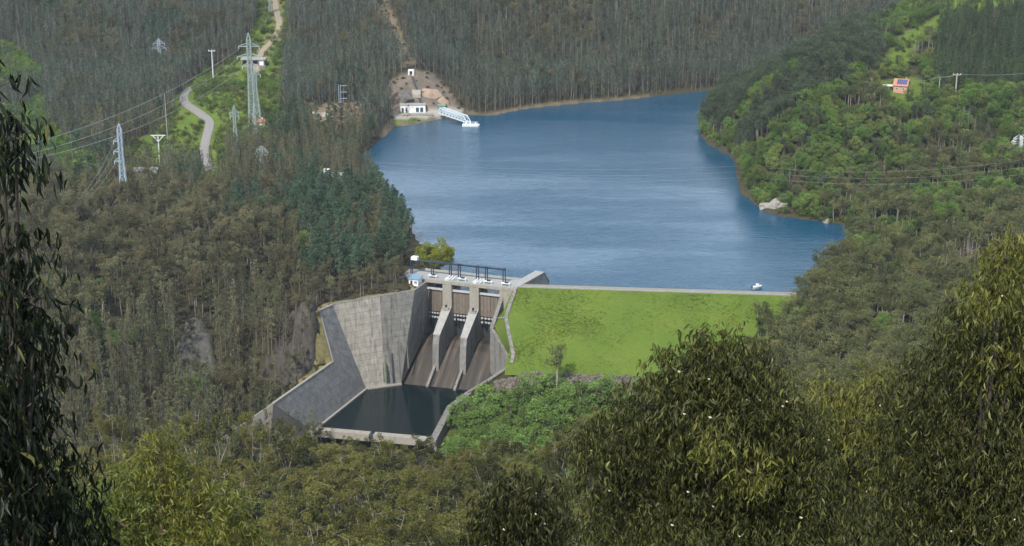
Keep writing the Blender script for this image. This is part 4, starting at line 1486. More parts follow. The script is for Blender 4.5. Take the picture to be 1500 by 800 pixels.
# gate-keeper hut by the deck
hq = P(606, 418, z=ZC - 1.2)
hax = rot_axes(-20)
hut = thing('control_hut', hq, 'small white hut with a blue roof at the left end of the spillway deck', 'hut')
MB().box(off(hq, hax, 0, 2, 1.3), (4.6, 4.4, 3.2), hax).build('wall', M['wall_white'], hut)
MB().hexa([off(hq, hax, *v) for v in ((-2.8, -.6, 2.9), (2.8, -.6, 2.9), (2.8, 4.8, 3.5), (-2.8, 4.8, 3.5), (-2.8, -.6, 3.15), (2.8, -.6, 3.15), (2.8, 4.8, 3.75), (-2.8, 4.8, 3.75))]).build('roof', M['roof_blue'], hut)
MB().box(off(hq, hax, -1.0, -.24, 1.1), (1.0, .1, 2.2), hax).build('door', M['glass_dark'], hut)
window(hut, hq, hax, 1.1, -.22, 1.6, 1.2, 1.0)


def house(name, p, ax, w, d, h, rh, wallm, roofm, label, cat='house', solar=False, windows=((-.25, .5), (.25, .5))):
    t = thing(name, p, label, cat)
    wl = MB()
    wl.prism([off(p, ax, -w / 2, 0, -1.5), off(p, ax, -w / 2, 0, h), off(p, ax, -w / 2, d / 2, h + rh), off(p, ax, -w / 2, d, h), off(p, ax, -w / 2, d, -1.5)], ax[0] * w)
    wl.build('wall', M[wallm], t)
    ro = MB()
    for y0, z0, y1, z1 in ((-.6, h - .6 * rh / (d / 2) + .12, d / 2, h + rh + .12), (d + .6, h - .6 * rh / (d / 2) + .12, d / 2 + .001, h + rh + .12)):
        ro.hexa([off(p, ax, *v) for v in ((-w / 2 - .5, y0, z0), (w / 2 + .5, y0, z0), (w / 2 + .5, y1, z1), (-w / 2 - .5, y1, z1), (-w / 2 - .5, y0, z0 + .22), (w / 2 + .5, y0, z0 + .22), (w / 2 + .5, y1, z1 + .22), (-w / 2 - .5, y1, z1 + .22))])
    r = ro.build('roof', M[roofm], t)
    MB().box(off(p, ax, w * .3, d * .62, h + rh * 1.05), (.8, .8, 1.6), ax).build('chimney', M[wallm], r)
    if solar:
        sl = rh / (d / 2)
        for k in range(5):
            x = -w * .28 + k * w * .15
            n = Vector((0, 0, 0))
            MB().hexa([off(p, ax, x + a, y, h + .42 + sl * y) for a, y in ((0, .3), (w * .135, .3), (w * .135, d / 2 - .5), (0, d / 2 - .5))] + [off(p, ax, x + a, y, h + .5 + sl * y) for a, y in ((0, .3), (w * .135, .3), (w * .135, d / 2 - .5), (0, d / 2 - .5))]).build('solar_panel', M['solar'], r)
    for fx, fz in windows:
        window(t, p, ax, w * fx, 0, h * fz, 1.2, 1.3)
    return t


q = hit(1318, 137, 880)
hp = Vector((q.x, q.y, q.z + .6))
house('hillside_house', hp, rot_axes(-24), 8.0, 7.5, 4.0, 3.0, 'wall_salmon', 'roof_orange', 'salmon house with an orange roof and solar panels on the right hillside', solar=True)
cp_ = hit(1301, 132, 880)
cpt = thing('carport', cp_, 'low white carport on posts left of the salmon hillside house', 'carport')
MB().box(cp_ + LZ * 2.7, (6.2, 4, .4)).build('roof', M['wall_white'], cpt)
for x in (-2.8, 0, 2.8):
    MB().box(cp_ + Vector((x, -1.7, 1.0)), (.3, .3, 3.4)).build('post', M['wall_white'], cpt)
MB().box(cp_ + Vector((0, 1.9, .8)), (6, .25, 3.2)).build('back_wall', M['wall_salmon'], cpt)

# long grey building on the ridge behind the tall pylon
q = hit(373, 97, 1000)
rb = thing('ridge_building', q, 'long low grey building on the ridge behind the tallest pylon', 'building')
MB().box(q + Vector((-1, 4, 4.8)), (18.5, 9, .7)).build('roof', M['deck_concrete'], rb)
MB().box(q + Vector((-1, 8, 2.0)), (18, .5, 5.4)).build('back_wall', M['concrete_grey'], rb)
for x in (-9.5, -5.4, -1.3, 2.8, 7.0):
    MB().box(q + Vector((x, 0, 2.0)), (.7, .7, 5.4)).build('pillar', M['concrete_grey'], rb)
MB().box(q + Vector((4.9, .6, 2.2)), (3.4, .4, 4.6)).build('white_panel', M['wall_white'], rb)
MB().box(q + Vector((-1, 0.0, -.2)), (19, 1.2, 1.4)).build('base_wall', M['concrete_grey'], rb)
MB().box(q + Vector((-6, 3, 2.0)), (5.5, .4, 5)).build('shaded_bay', M['gate_dark'], rb)  # dark panel, the shade inside an open bay put into its colour

q = hit(381, 184, 880)
house('rust_roofed_shed', q, rot_axes(14), 6, 4.5, 2.0, 1.2, 'wall_white', 'rust_roof', 'small white shed with a rusty orange roof right of the tallest pylon', 'shed', windows=((-.2, .5),))
q = P(213, 258, Y=872); q.z = gz(q.x, q.y) + 6
gsh = thing('grey_roofed_shed', q, 'low grey roofed shed among the treetops below the Y-shaped pole', 'shed')
MB().box(q + Vector((0, 0, -3)), (12, 7, 9)).build('wall', M['concrete_pale'], gsh)
MB().hexa([q + Vector(v) for v in ((-6.8, -4.2, 1.6), (6.8, -4.2, 1.6), (6.8, 4.2, 3.4), (-6.8, 4.2, 3.4), (-6.8, -4.2, 1.9), (6.8, -4.2, 1.9), (6.8, 4.2, 3.7), (-6.8, 4.2, 3.7))]).build('roof', M['concrete_grey'], gsh)

# terrace with a white kiosk near the left cove
tq = hit(499, 270, 800)
ty = tq.y
te = thing('lookout_terrace', tq, 'grey concrete terrace with a stair above the left cove of the lake', 'terrace')
TZ = 4.5
MB().box(tq + Vector((1, 4, TZ - 4)), (14, 10, 8)).build('slab', M['deck_concrete'], te)
for i in range(6):
    MB().box(tq + Vector((-7.4 - .05 * i, -1.5 + i * .9, TZ - 2.4 + i * .42)), (1.8, .9, .42)).build('step', M['concrete_pale'], te)
for i in range(8):
    MB().box(tq + Vector((-5.6 + i * 1.85, -.8, TZ + .6)), (.14, .14, 1.2)).build('railing_post', M['steel_white'], te)
MB().box(tq + Vector((.9, -.8, TZ + 1.15)), (13.2, .12, .12)).build('top_rail', M['steel_white'], te)
MB().bar(tq + Vector((-6.7, -2, TZ - .8)), tq + Vector((-6.7, 3.5, TZ + 1.6)), .5, .9).build('stair_parapet', M['wall_white'], te)
kq = tq + Vector((-8.6, 7, TZ - 1.4))
ki = thing('white_kiosk', kq, 'small cube-shaped white kiosk left of the lakeside terrace', 'kiosk')
MB().box(kq + LZ * .5, (3.0, 3.0, 6.0)).build('wall', M['wall_white'], ki)
MB().box(kq + LZ * 3.6, (3.3, 3.3, .22)).build('roof', M['wall_white'], ki)
MB().box(kq + Vector((.7, -1.52, 2.0)), (.8, .08, 2.0)).build('door', M['steel_galv'], ki)

# pale rubble on the cleared ridge
q = hit(480, 170, 940)
mb = MB()
for i in range(60):
    r_ = rng.uniform(.5, 1.4)
    c = q + Vector((rng.normal(0, 4.6), rng.normal(0, 1.6), 0))
    c.z = gz(c.x, c.y) + .2
    c.x += 0
    me = None
    k = rock_mesh('tmp', M['rock_pale'], 200 + i, 1, .35)
    mb.add([c + v.co * r_ * .8 for v in k.vertices], [tuple(p.vertices) for p in k.polygons])
    bpy.data.meshes.remove(k)
tag(mb.build('rubble', M['gravel']), 'pale heap of rubble on the cleared ridge behind the left shore', 'rubble', kind='stuff')


# rock outcrops
def outcrop(u, v, ymin, size, mat, label, seed, sink=.35, squash=.7):
    q = hit(u, v, ymin)
    me = rock_mesh('rock_outcrop', M[mat], seed, 4, .2)
    rr = random.Random(seed)
    dirs = [Vector((rr.gauss(0, 1), rr.gauss(0, 1), rr.gauss(0, .8))).normalized() for _ in range(22)]
    for vv in me.vertices:                     # broken into flat faces
        for d_ in dirs:
            k_ = vv.co.dot(d_)
            lim_ = .62 + .22 * abs(d_.x)
            if k_ > lim_:
                vv.co -= d_ * (k_ - lim_) * .9
    o = bpy.data.objects.new('rock_outcrop', me)
    link(o)
    o.location = (q.x, q.y, q.z - size * squash * sink + size * .1)
    o.scale = (size, size * .8, size * squash)
    o.rotation_euler.z = seed * 1.3
    return tag(o, label, 'rock', 'rock outcrops')


outcrop(1142, 299, 800, 9.5, 'rock_pale', 'pale grey rock outcrop by the water at the foot of the right hillside', 3)
outcrop(1126, 302, 800, 6.0, 'rock_pale', 'smaller pale rock at the water, left of the big lakeside outcrop', 5)
outcrop(1212, 325, 770, 3.0, 'rock_pale', 'low pale rock at the water near the right corner of the lake', 8)
outcrop(1272, 355, 730, 4.5, 'rock_beige', 'brownish rock face above the right corner of the lake', 12)
outcrop(1258, 372, 715, 4.0, 'rock_beige', 'brownish rock low on the bank at the right corner of the lake', 14)
outcrop(632, 138, 1050, 9.0, 'rock_beige', 'orange-beige rock face above the long white building', 17, .4, 1.0)
outcrop(648, 150, 1050, 6.0, 'rock_beige', 'lower orange-beige rock beside the green container', 19, .4, .9)
outcrop(595, 140, 1050, 8.0, 'rock_dark', 'grey rock face behind the long white building', 23, .5, .7)
CLIFF_POLYS = []


def cliff(poly_px, ymin, mat, label, lift, step, seed):
    """a broken, stepped rock face lying against the slope"""
    pl = [hit(u, v, ymin) for u, v in poly_px]
    xs = [p.x for p in pl]; ys = [p.y for p in pl]
    nx, ny = int((max(xs) - min(xs)) / .8) + 2, int((max(ys) - min(ys)) / .8) + 2
    gx_, gy_ = np.meshgrid(np.linspace(min(xs), max(xs), nx), np.linspace(min(ys), max(ys), ny))
    ins_ = inpoly(gx_, gy_, [(p.x, p.y) for p in pl])
    de, _ = dist_line(gx_, gy_, [(p.x, p.y) for p in pl], True)
    wx = gx_ + 4 * (vnoise(gx_, gy_, .12, seed) - .5); wy = gy_ + 4 * (vnoise(gx_, gy_, .12, seed + 1) - .5)
    g = ground(gx_, gy_)
    h_ = g + lift * (vnoise(wx, wy, .16, seed + 2) * 1.2 - .1)
    st = step * (1 + .0 * h_)
    fr = h_ / st - np.floor(h_ / st)
    hs = (np.floor(h_ / st) + np.clip((fr - .65) / .35, 0, 1)) * st + 1.3 * vnoise(wx, wy, .5, seed + 3) + .9 * np.abs(vnoise(wx * 1.7, wy, .9, seed + 4) - .5)
    z = np.where(ins_, np.minimum(np.maximum(hs, g - .4) + .5, g + lift + 1.0) - np.maximum(0, 2.0 - de) * .8, g - 1.5)
    idx = np.arange(nx * ny).reshape(ny, nx)
    keep_ = ins_[:-1, :-1] | ins_[1:, 1:] | ins_[1:, :-1] | ins_[:-1, 1:]
    q = np.stack([idx[:-1, :-1], idx[:-1, 1:], idx[1:, 1:], idx[1:, :-1]], -1)[keep_]
    c = sum((Vector(p) for p in pl), Vector()) / len(pl)
    me = mesh_np('rock_cliff', np.stack([gx_ - c.x, gy_ - c.y, z - c.z], -1).reshape(-1, 3), q, M[mat])
    o = link(bpy.data.objects.new('rock_cliff', me))
    o.location = c
    tag(o, label, 'cliff')
    CLIFF_POLYS.append(([(p.x, p.y) for p in pl], lift * .55))


cliff([(392, 478), (412, 452), (462, 450), (466, 500), (484, 530), (440, 558), (398, 586), (372, 566), (405, 525)], 600, 'cliff_rock', 'dark broken rock cliff along the outer edge of the side wall', 4.5, 3.2, 71)
cliff([(262, 560), (258, 505), (272, 474), (298, 470), (312, 500), (318, 545), (300, 572)], 600, 'scar_rock', 'pale grey rock scar among the trees on the left hill', 3.0, 2.6, 81)
outcrop(1372, 3, 1150, 9.0, 'rock_pale', 'pale pinkish rock on the skyline slope above the pasture', 47, .35, .6)

# ------------------------------------------------------------------ pylons, poles and wires
TIPS = {}


def pylon(key, u, vt, Y, w0, w1, arms, label, mat='steel_galv', bar=.34, npan=9, neck=.62):
    """lattice tower: four legs, braced panels, cross arms (fraction of height, half length, side)"""
    top = P(u, vt, Y=Y)
    zb = gz(top.x, top.y) - .3
    base = Vector((top.x, top.y, zb))
    H = top.z - zb
    t = thing('lattice_pylon', base, label, 'pylon', 'lattice pylons')
    m = M[mat]

    def wid(f):
        return w0 + (w1 - w0) * f / neck if f < neck else (w1 if f < .93 else w1 * max(.12, (1 - f) / .07))
    fs_ = [neck * k / (npan - 3) for k in range(npan - 3)] + [neck + (.93 - neck) * k / 3 for k in range(4)]

    def cor(f, i):
        w = wid(f) / 2
        return base + Vector((w * (1, 1, -1, -1)[i], w * (1, -1, -1, 1)[i], H * f))
    for i in range(4):
        mb = MB()
        for a, b in zip(fs_[:-1], fs_[1:]):
            mb.bar(cor(a, i), cor(b, i), bar)
        mb.bar(cor(.93, i), base + Vector((0, 0, H)), bar)
        mb.build('leg', m, t)
    br = MB()
    for a, b in zip(fs_[:-1], fs_[1:]):
        for i in range(4):
            j = (i + 1) % 4
            br.bar(cor(a, i), cor(b, j), bar * .6)
            br.bar(cor(a, j), cor(b, i), bar * .6)
            br.bar(cor(b, i), cor(b, j), bar * .6)
    br.build('bracing', m, t)
    tips = []
    for f, hl, side in arms:
        for sg in ((-1, 1) if side == 0 else (side,)):
            tip = base + Vector((sg * hl, 0, H * f))
            a = MB()
            for yy in (-1, 1):
                w = wid(f) / 2
                a.bar(base + Vector((sg * w, yy * w, H * f)), tip, bar * .8)
                a.bar(base + Vector((sg * w, yy * w, H * f + 2.0)), tip + LZ * .15, bar * .6)
            a.build('cross_arm', m, t)
            MB().bar(tip, tip - LZ * 1.7, .22).build('insulator', M['steel_white'], t)
            tips.append(tip - LZ * 1.7)
    TIPS[key] = tips
    return t


y1 = hit(364, 198, 900).y
pylon('tall', 363.5, 48, y1, 4.6, 2.2, [(.87, 6.2, 0), (.77, 7.4, 0), (.68, 4.6, 0)], 'tallest pale green lattice pylon standing on the ridge left of the lake', bar=.42, npan=14, neck=.7)
y2 = hit(371, 177, 930).y
pylon('behind', 373, 100, y2, 5.2, 1.6, [(.88, 3.4, 0)], 'pylon half hidden right behind the tallest pylon', bar=.36)
y3 = hit(342, 226, 880).y
pylon('green', 342.5, 155, y3, 3.8, 1.4, [(.86, 2.6, 0), (.78, 2.6, 0)], 'slim greenish lattice pylon lower left of the tallest one', bar=.34)
pylon('left', 174, 181, 830, 4.6, 2.0, [(.80, 3.6, -1), (.68, 3.8, -1), (.57, 3.8, -1)], 'blue-grey lattice pylon rising from the treetops at the left', 'steel_blue', .38)
pylon('far', 232, 56, 1150, 3.6, 1.6, [(.84, 4.2, 0), (.70, 5.0, 0)], 'faint distant lattice pylon among the trees of the upper left slope', 'steel_blue', .26)
pylon('mid', 382.5, 214, 900, 3.4, 1.5, [(.88, 2.6, 0), (.80, 3.6, 0), (.70, 2.8, 0)], 'small pale lattice pylon rising from the treetops right of the road', 'steel_galv', .26)
pylon('low', 88, 279, 820, 3.2, 1.4, [(.86, 3.2, 0), (.75, 4.2, 0)], 'small pale lattice pylon in the trees at the left beside the dark gum', 'steel_galv', .24)
pylon('top', 395, -12, 1290, 3.2, 1.6, [(.8, 3.2, 0)], 'lattice pylon cut by the top edge above the dirt track', 'steel_galv', .3)
pylon('right', 1496, 199, hit(1496, 222, 800).y, 4.2, 1.4, [(.84, 4.0, 0), (.66, 5.0, 0), (.50, 5.0, 0)], 'pale lattice pylon at the right edge of the hillside', 'steel_white', .34)


def pole(u, vt, Y, label, kind, mat='wood_pole', w=.5):
    top = P(u, vt, Y=Y)
    zb = gz(top.x, top.y) - .3
    base = Vector((top.x, top.y, zb))
    t = thing('utility_pole', base, label, 'pole', 'utility poles')
    MB().tube([base, top], [w * .65, w * .42], 6).build('shaft', M[mat], t)
    if kind == 'Y':
        for sg in (-1, 1):
            MB().bar(top - LZ * 3.2, top + Vector((sg * 3.2, 0, .6)), .4).build('fork_arm', M[mat], t)
        MB().bar(top + Vector((-4.4, 0, .7)), top + Vector((4.4, 0, .7)), .42).build('cross_arm', M[mat], t)
        TIPS['Y'] = [top + Vector((x, 0, 1)) for x in (-4, 0, 4)]
    elif kind == 'T':
        MB().bar(top + Vector((-2.4, 0, -.3)), top + Vector((2.4, 0, -.3)), .4).build('cross_arm', M[mat], t)
        for x in (-2.1, 0, 2.1):
            MB().bar(top + Vector((x, 0, -.1)), top + Vector((x, 0, .7)), .22).build('insulator', M['steel_white'], t)
    elif kind == 'E':
        for k in range(3):
            MB().bar(top + Vector((-.2, 0, -.8 - k * 4.2)), top + Vector((4.2, 0, -.6 - k * 4.2)), .4, .5).build('cross_arm', M[mat], t)
        MB().bar(top + Vector((-1.2, 0, 0)), top + Vector((-1.2, 0, -12)), .5).build('ladder', M[mat], t)
    return top


pole(231.5, 200, hit(231, 244, 870).y, 'pale Y-shaped power pole on the slope below the road bend', 'Y', 'steel_white', .75)
pole(310, 74, 1090, 'pale power pole with a short cross arm left of the tall pylon', 'T', 'steel_white', .7)
pole(498.5, 124, 1030, 'grey mast with three side arms on the cleared ridge', 'E', 'steel_mast', .7)
pl1 = pole(1377, 113, hit(1377, 141, 880).y, 'bare wooden pole, left of the pair near the salmon house', 'I')
pl2 = pole(1402, 109, hit(1402, 141, 880).y, 'wooden pole with a cross arm, right of the pair near the salmon house', 'T', w=.75)
pole(241, 138, 960, 'thin bare pole in the trees left of the road', 'I', w=.4)


def cable(a, b, sag, label, group, r=.05, n=18):
    a, b = Vector(a), Vector(b)
    mid = (a + b) / 2
    pts = []
    for i in range(n + 1):
        f = i / n
        p = a.lerp(b, f)
        p.z -= sag * 4 * f * (1 - f)
        pts.append(p)
    mb = MB().tube([p - mid for p in pts], r, 4)
    o = bpy.data.objects.new('power_cable', mb.mesh('power_cable', M['wire']))
    link(o)
    o.location = mid
    tag(o, label, 'cable', group)


ta = TIPS['tall']
for k, (i, v) in enumerate(((0, 206), (2, 219), (4, 226))):
    cable(ta[i], P(20, v + 12, Y=640), 6 + k, ('uppermost', 'middle', 'lowest')[k] + ' of the three cables running left from the tallest pylon', 'cables from the tall pylon to the left', .085)
tl = TIPS['left']
for k in range(3):
    cable(tl[k], P(108, 300 + 4 * k, Y=760), 2.5, ('uppermost', 'middle', 'lowest')[k] + ' of the short cables slanting down from the blue-grey pylon', 'cables from the blue-grey pylon', .06)
tm, trr = TIPS['mid'], TIPS['right']
for k, (i, j) in enumerate(((1, 0), (3, 2), (5, 4))):
    cable(tm[i], trr[j], 13 + 2 * k, ('uppermost', 'middle', 'lowest')[k] + ' of the thin cables spanning the lake to the right edge pylon', 'cables across the lake', .026, 40)
for k, (i, v) in enumerate(((1, 224), (3, 236), (5, 246))):
    cable(trr[0] * .0 + P(1130, 246 + 8 * k, Y=800), P(1560, v, Y=700), 5, ('uppermost', 'middle', 'lowest')[k] + ' of the cables over the wooded slope at the right', 'cables over the right slope', .04, 24)
cable(pl2 + LZ * .3, P(1530, 104, Y=940), 1.5, 'cable leading right from the wooden pole pair', 'cables at the wooden poles', .09)
cable(pl1, pl2, .5, 'short cable between the two wooden poles', 'cables at the wooden poles', .09)
cable(pl1, P(1290, 118, Y=960), 2, 'cable leading left from the wooden pole pair past the house', 'cables at the wooden poles', .07)

# ------------------------------------------------------------------ trees: one mesh pair (trunk, crown) per variant
def leaves(cen, size, r, aspect=0.45, up=0.25, droop=0.0):
    """rhombic leaf sprays: centres (n,3), size (n,)"""
    n = len(cen)
    nrm = r.normal(size=(n, 3)); nrm[:, 2] = np.abs(nrm[:, 2]) + up
    nrm /= np.linalg.norm(nrm, axis=1, keepdims=True)
    a = r.normal(size=(n, 3)); a[:, 2] -= droop
    a -= nrm * (a * nrm).sum(1, keepdims=True)
    a /= np.linalg.norm(a, axis=1, keepdims=True) + 1e-9
    b = np.cross(nrm, a)
    L = size[:, None] * 0.5
    W = L * aspect
    v = np.stack([cen - a * L, cen + b * W + a * L * .1, cen + a * L, cen - b * W + a * L * .1], 1).reshape(-1, 3)
    f = np.arange(4 * n).reshape(n, 4)
    return v, f


def clump_points(cens, rad, per, r, flat=0.75, shell=0.55):
    """points spread through ellipsoid clumps, denser towards their surface"""
    out = []
    for c, R in zip(cens, rad):
        k = max(4, int(per * R * R))
        d = r.normal(size=(k, 3)); d /= np.linalg.norm(d, axis=1, keepdims=True)
        q = R * (shell + (1 - shell) * r.random((k, 1))) * d
        q[:, 2] *= flat
        out.append(q + np.array(tuple(c)))
    return np.concatenate(out)


def tree_parts(kind, seed):
    r = np.random.default_rng(seed)
    tb = MB()
    cens, rad = [], []
    if kind in ('slender', 'slendergrey'):            # plantation eucalyptus, 22 m
        H = 22.0
        bend = r.normal(0, .35, 2)
        ax = lambda f: Vector((bend[0] * f * f * 2, bend[1] * f * f * 2, H * f))
        tb.tube([ax(f) for f in (-.06, .1, .35, .6, .85, .97)], [.2, .17, .14, .10, .05, .02], 5)
        f = .30 + r.uniform(-.08, .10)
        while f < .99:
            an = r.uniform(0, 6.28)
            reach = ((1.0 - f) * 3.2 + .8) * (1.0 if kind == 'slender' else 1.25)
            ln = reach * r.uniform(.5, 1.0)
            a = ax(f); b = ax(min(1, f + .05)) + Vector((math.cos(an) * ln, math.sin(an) * ln, .6))
            if f < .9:
                tb.tube([a, b], [.06, .02], 3, False)
            cens.append(b); rad.append(r.uniform(.55, 1.05) * (1.15 - .45 * f))
            f += r.uniform(.012, .035)
        cens.append(ax(.98)); rad.append(.6)
        p = clump_points(cens, rad, 26, r, 1.1, .35)
        v, fc = leaves(p, r.uniform(.45, .9, len(p)), r, .5, .45, .5)
    elif kind == 'umbel':            # mature gum with a forked pale trunk and domed crown, 18 m
        H = 18.0
        lean = r.normal(0, .5, 2)
        fork = r.uniform(.36, .5) * H
        base = Vector((lean[0], lean[1], fork))
        tb.tube([(0, 0, -1.2), (lean[0] * .3, lean[1] * .3, fork * .5), base], [.3, .24, .19], 6)
        nl = r.integers(4, 7)
        for k in range(nl):
            an = 6.28 * k / nl + r.uniform(-.4, .4)
            reach = r.uniform(1.0, 3.4); hh = H * r.uniform(.78, .97) - abs(reach) * .5
            m1 = base.lerp(Vector((math.cos(an) * reach, math.sin(an) * reach, hh)), .5) + Vector((r.normal(0, .3), r.normal(0, .3), -.3))
            tip = Vector((math.cos(an) * reach + lean[0], math.sin(an) * reach + lean[1], hh))
            tb.tube([base, m1, tip], [.14, .09, .04], 5, False)
            for q in range(r.integers(5, 8)):
                s0 = m1.lerp(tip, r.uniform(.25, 1.0))
                o = Vector((r.normal(0, 1.15), r.normal(0, 1.15), r.uniform(-.2, 1.2)))
                tb.tube([s0, s0 + o], [.045, .015], 3, False)
                cens.append(s0 + o); rad.append(r.uniform(.7, 1.25))
        p = clump_points(cens, rad, 120, r, .7, .45)
        v, fc = leaves(p, r.uniform(.28, .55, len(p)), r, .42, .55, .4)
    elif kind in ('hillgum', 'browngum', 'darkgum'):          # the same, seen farther off
        H = 15.0 if kind == 'hillgum' else 18.0
        fork = r.uniform(.4, .55) * H
        base = Vector((r.normal(0, .4), r.normal(0, .4), fork))
        tb.tube([(0, 0, -1.2), base], [.27, .17], 5)
        for k in range(r.integers(4, 6)):
            an = r.uniform(0, 6.28); reach = r.uniform(.8, 3.2)
            tip = Vector((math.cos(an) * reach, math.sin(an) * reach, H * r.uniform(.74, .96) - reach * .45))
            tb.tube([base, tip], [.11, .03], 4, False)
            for q in range(r.integers(5, 9)):
                cens.append(base.lerp(tip, r.uniform(.35, 1.05)) + Vector((r.normal(0, .95), r.normal(0, .95), r.uniform(-.3, .9)))); rad.append(r.uniform(.75, 1.4))
        p = clump_points(cens, rad, 34, r, .7, .5)
        v, fc = leaves(p, r.uniform(.4, .75, len(p)), r, .4, .35, .4)
    elif kind in ('broad', 'willow'):
        H, R = (10.0, 4.2) if kind == 'broad' else (7.5, 3.0)
        tb.tube([(0, 0, -1), (0, 0, H * .35), (.2, .1, H * .7)], [.28, .2, .07], 5)
        n = 34
        for k in range(n):
            d = r.normal(size=3); d /= np.linalg.norm(d)
            d[2] = d[2] * .8 + .12
            q = Vector((d[0] * R * r.uniform(.45, .95), d[1] * R * r.uniform(.45, .95), H * .58 + d[2] * H * .42))
            cens.append(q); rad.append(r.uniform(.8, 1.5) * R / 4)
            if k % 3 == 0:
                tb.tube([(0, 0, H * .35), q], [.08, .02], 3, False)
        p = clump_points(cens, rad, 40 if kind == 'broad' else 60, r, .8, .6)
        v, fc = leaves(p, r.uniform(.35, .65, len(p)) * (1 if kind == 'broad' else .8), r, .6, .8)
    elif kind == 'pine':             # rounded maritime pine, 17 m
        H = 17.0
        tb.tube([(0, 0, -1), (.2, 0, H * .5), (.1, .1, H * .95)], [.3, .2, .05], 5)
        f = .42 + r.uniform(-.05, .08)
        while f < 1:
            for k in range(r.integers(2, 4)):
                an = r.uniform(0, 6.28); ln = (1.08 - f) ** .7 * 4.2 * r.uniform(.5, 1)
                q = Vector((math.cos(an) * ln, math.sin(an) * ln, H * f + ln * .18))
                tb.tube([(0.1, 0, H * f - .3), q], [.06, .02], 3, False)
                cens.append(q); rad.append(r.uniform(.7, 1.15))
                cens.append(q * .6 + Vector((0, 0, H * f * .4 + .2))); rad.append(.75)
            f += .06
        p = clump_points(cens, rad, 22, r, .55, .4)
        v, fc = leaves(p, r.uniform(.45, .85, len(p)), r, .5, .5)
    elif kind == 'conifer':          # narrow dark plantation conifer, 17 m
        H = 17.0
        tb.tube([(0, 0, -1), (0, 0, H * .97)], [.24, .03], 5)
        f = .12
        while f < 1:
            for k in range(4):
                an = r.uniform(0, 6.28); ln = (1.03 - f) * 2.5 * r.uniform(.6, 1)
                cens.append(Vector((math.cos(an) * ln, math.sin(an) * ln, H * f - ln * .2))); rad.append(.5 + .45 * (1 - f))
            f += .05
        p = clump_points(cens, rad, 20, r, .8, .4)
        v, fc = leaves(p, r.uniform(.4, .75, len(p)), r, .45, .3, .5)
    elif kind == 'bare':             # thin grey leafless-looking tree
        H = 12.0
        tb.tube([(0, 0, -1), (.1, .2, H * .5), (.3, .1, H)], [.17, .11, .03], 5)
        for k in range(22):
            f = r.uniform(.3, .95); an = r.uniform(0, 6.28); ln = (1.1 - f) * 3.2
            q = Vector((.2 * f + math.cos(an) * ln, .15 * f + math.sin(an) * ln, H * f + ln * .7))
            tb.tube([(.2 * f, .15 * f, H * f), q], [.05, .015], 3, False)
            cens.append(q); rad.append(.6)
        p = clump_points(cens, rad, 14, r, .8, .2)
        v, fc = leaves(p, r.uniform(.25, .45, len(p)), r, .4)
    elif kind in ('shrub', 'scrub'):
        H = 2.6 if kind == 'shrub' else 2.2
        for k in range(5):
            an = r.uniform(0, 6.28)
            tb.tube([(0, 0, -.4), (math.cos(an) * .9, math.sin(an) * .9, H * .6)], [.06, .02], 3, False)
        for k in range(12):
            an = r.uniform(0, 6.28); d = r.uniform(0, 1.5)
            cens.append(Vector((math.cos(an) * d, math.sin(an) * d, H * (.75 - .25 * d) * r.uniform(.4, 1.0)))); rad.append(r.uniform(.5, .9))
        p = clump_points(cens, rad, 38, r, .8, .5)
        v, fc = leaves(p, r.uniform(.3, .55, len(p)), r, .55, .4)
    return tb, v, fc


SPECIES = {
    # kind: (leaf material, bark material, number of variants, object name)
    'slender': ('euc_leaf', 'bark_grey', 7, 'eucalyptus_tree'),
    'slendergrey': ('euc_leaf_grey', 'bark_far', 6, 'plantation_eucalyptus'),
    'umbel': ('gum_leaf', 'bark_pale', 6, 'gum_tree'),
    'hillgum': ('hill_gum_leaf', 'bark_pale', 6, 'hillside_gum'),
    'darkgum': ('dark_gum_leaf', 'bark_grey', 5, 'dark_gum'),
    'browngum': ('brown_gum_leaf', 'bark_grey', 6, 'brown_eucalyptus'),
    'broad': ('broad_leaf', 'bark_dark', 5, 'broadleaf_tree'),
    'willow': ('willow_leaf', 'bark_grey', 5, 'willow'),
    'pine': ('pine_leaf', 'bark_brown', 5, 'pine_tree'),
    'conifer': ('conifer_leaf', 'bark_brown', 4, 'conifer'),
    'bare': ('brown_scrub', 'bark_pale', 4, 'sparse_tree'),
    'shrub': ('shrub_leaf', 'bark_dark', 5, 'shrub'),
    'scrub': ('brown_scrub', 'bark_dark', 4, 'brown_bush'),
}
HEIGHTS = {'slender': 22, 'slendergrey': 22, 'umbel': 18, 'hillgum': 15, 'darkgum': 18, 'browngum': 18, 'broad': 10, 'willow': 7.5, 'pine': 17, 'conifer': 17, 'bare': 12, 'shrub': 2.6, 'scrub': 2.2}
TRUNK, CROWN, WHOLE = {}, {}, {}
for si, (k, (lm, bm_, nv, nm)) in enumerate(SPECIES.items()):
    TRUNK[k], CROWN[k], WHOLE[k] = [], [], []
    for i in range(nv):
        tb, v, f = tree_parts(k, 100 * si + i)
        TRUNK[k].append(tb.mesh('trunk', M[bm_], smooth=True))
        CROWN[k].append(mesh_np('crown', v, f, M[lm]))
        # joined copy for the far mass
        quads = [q for q in tb.f if len(q) == 4]
        tv = np.array(tb.v)
        tqd = np.array(quads)
        WHOLE[k].append(mesh_np(nm + '_mass', np.concatenate([tv, v]), np.concatenate([tqd, f + len(tv)]), [M[bm_], M[lm]],
                                np.concatenate([np.zeros(len(tqd), int), np.ones(len(f), int)])))

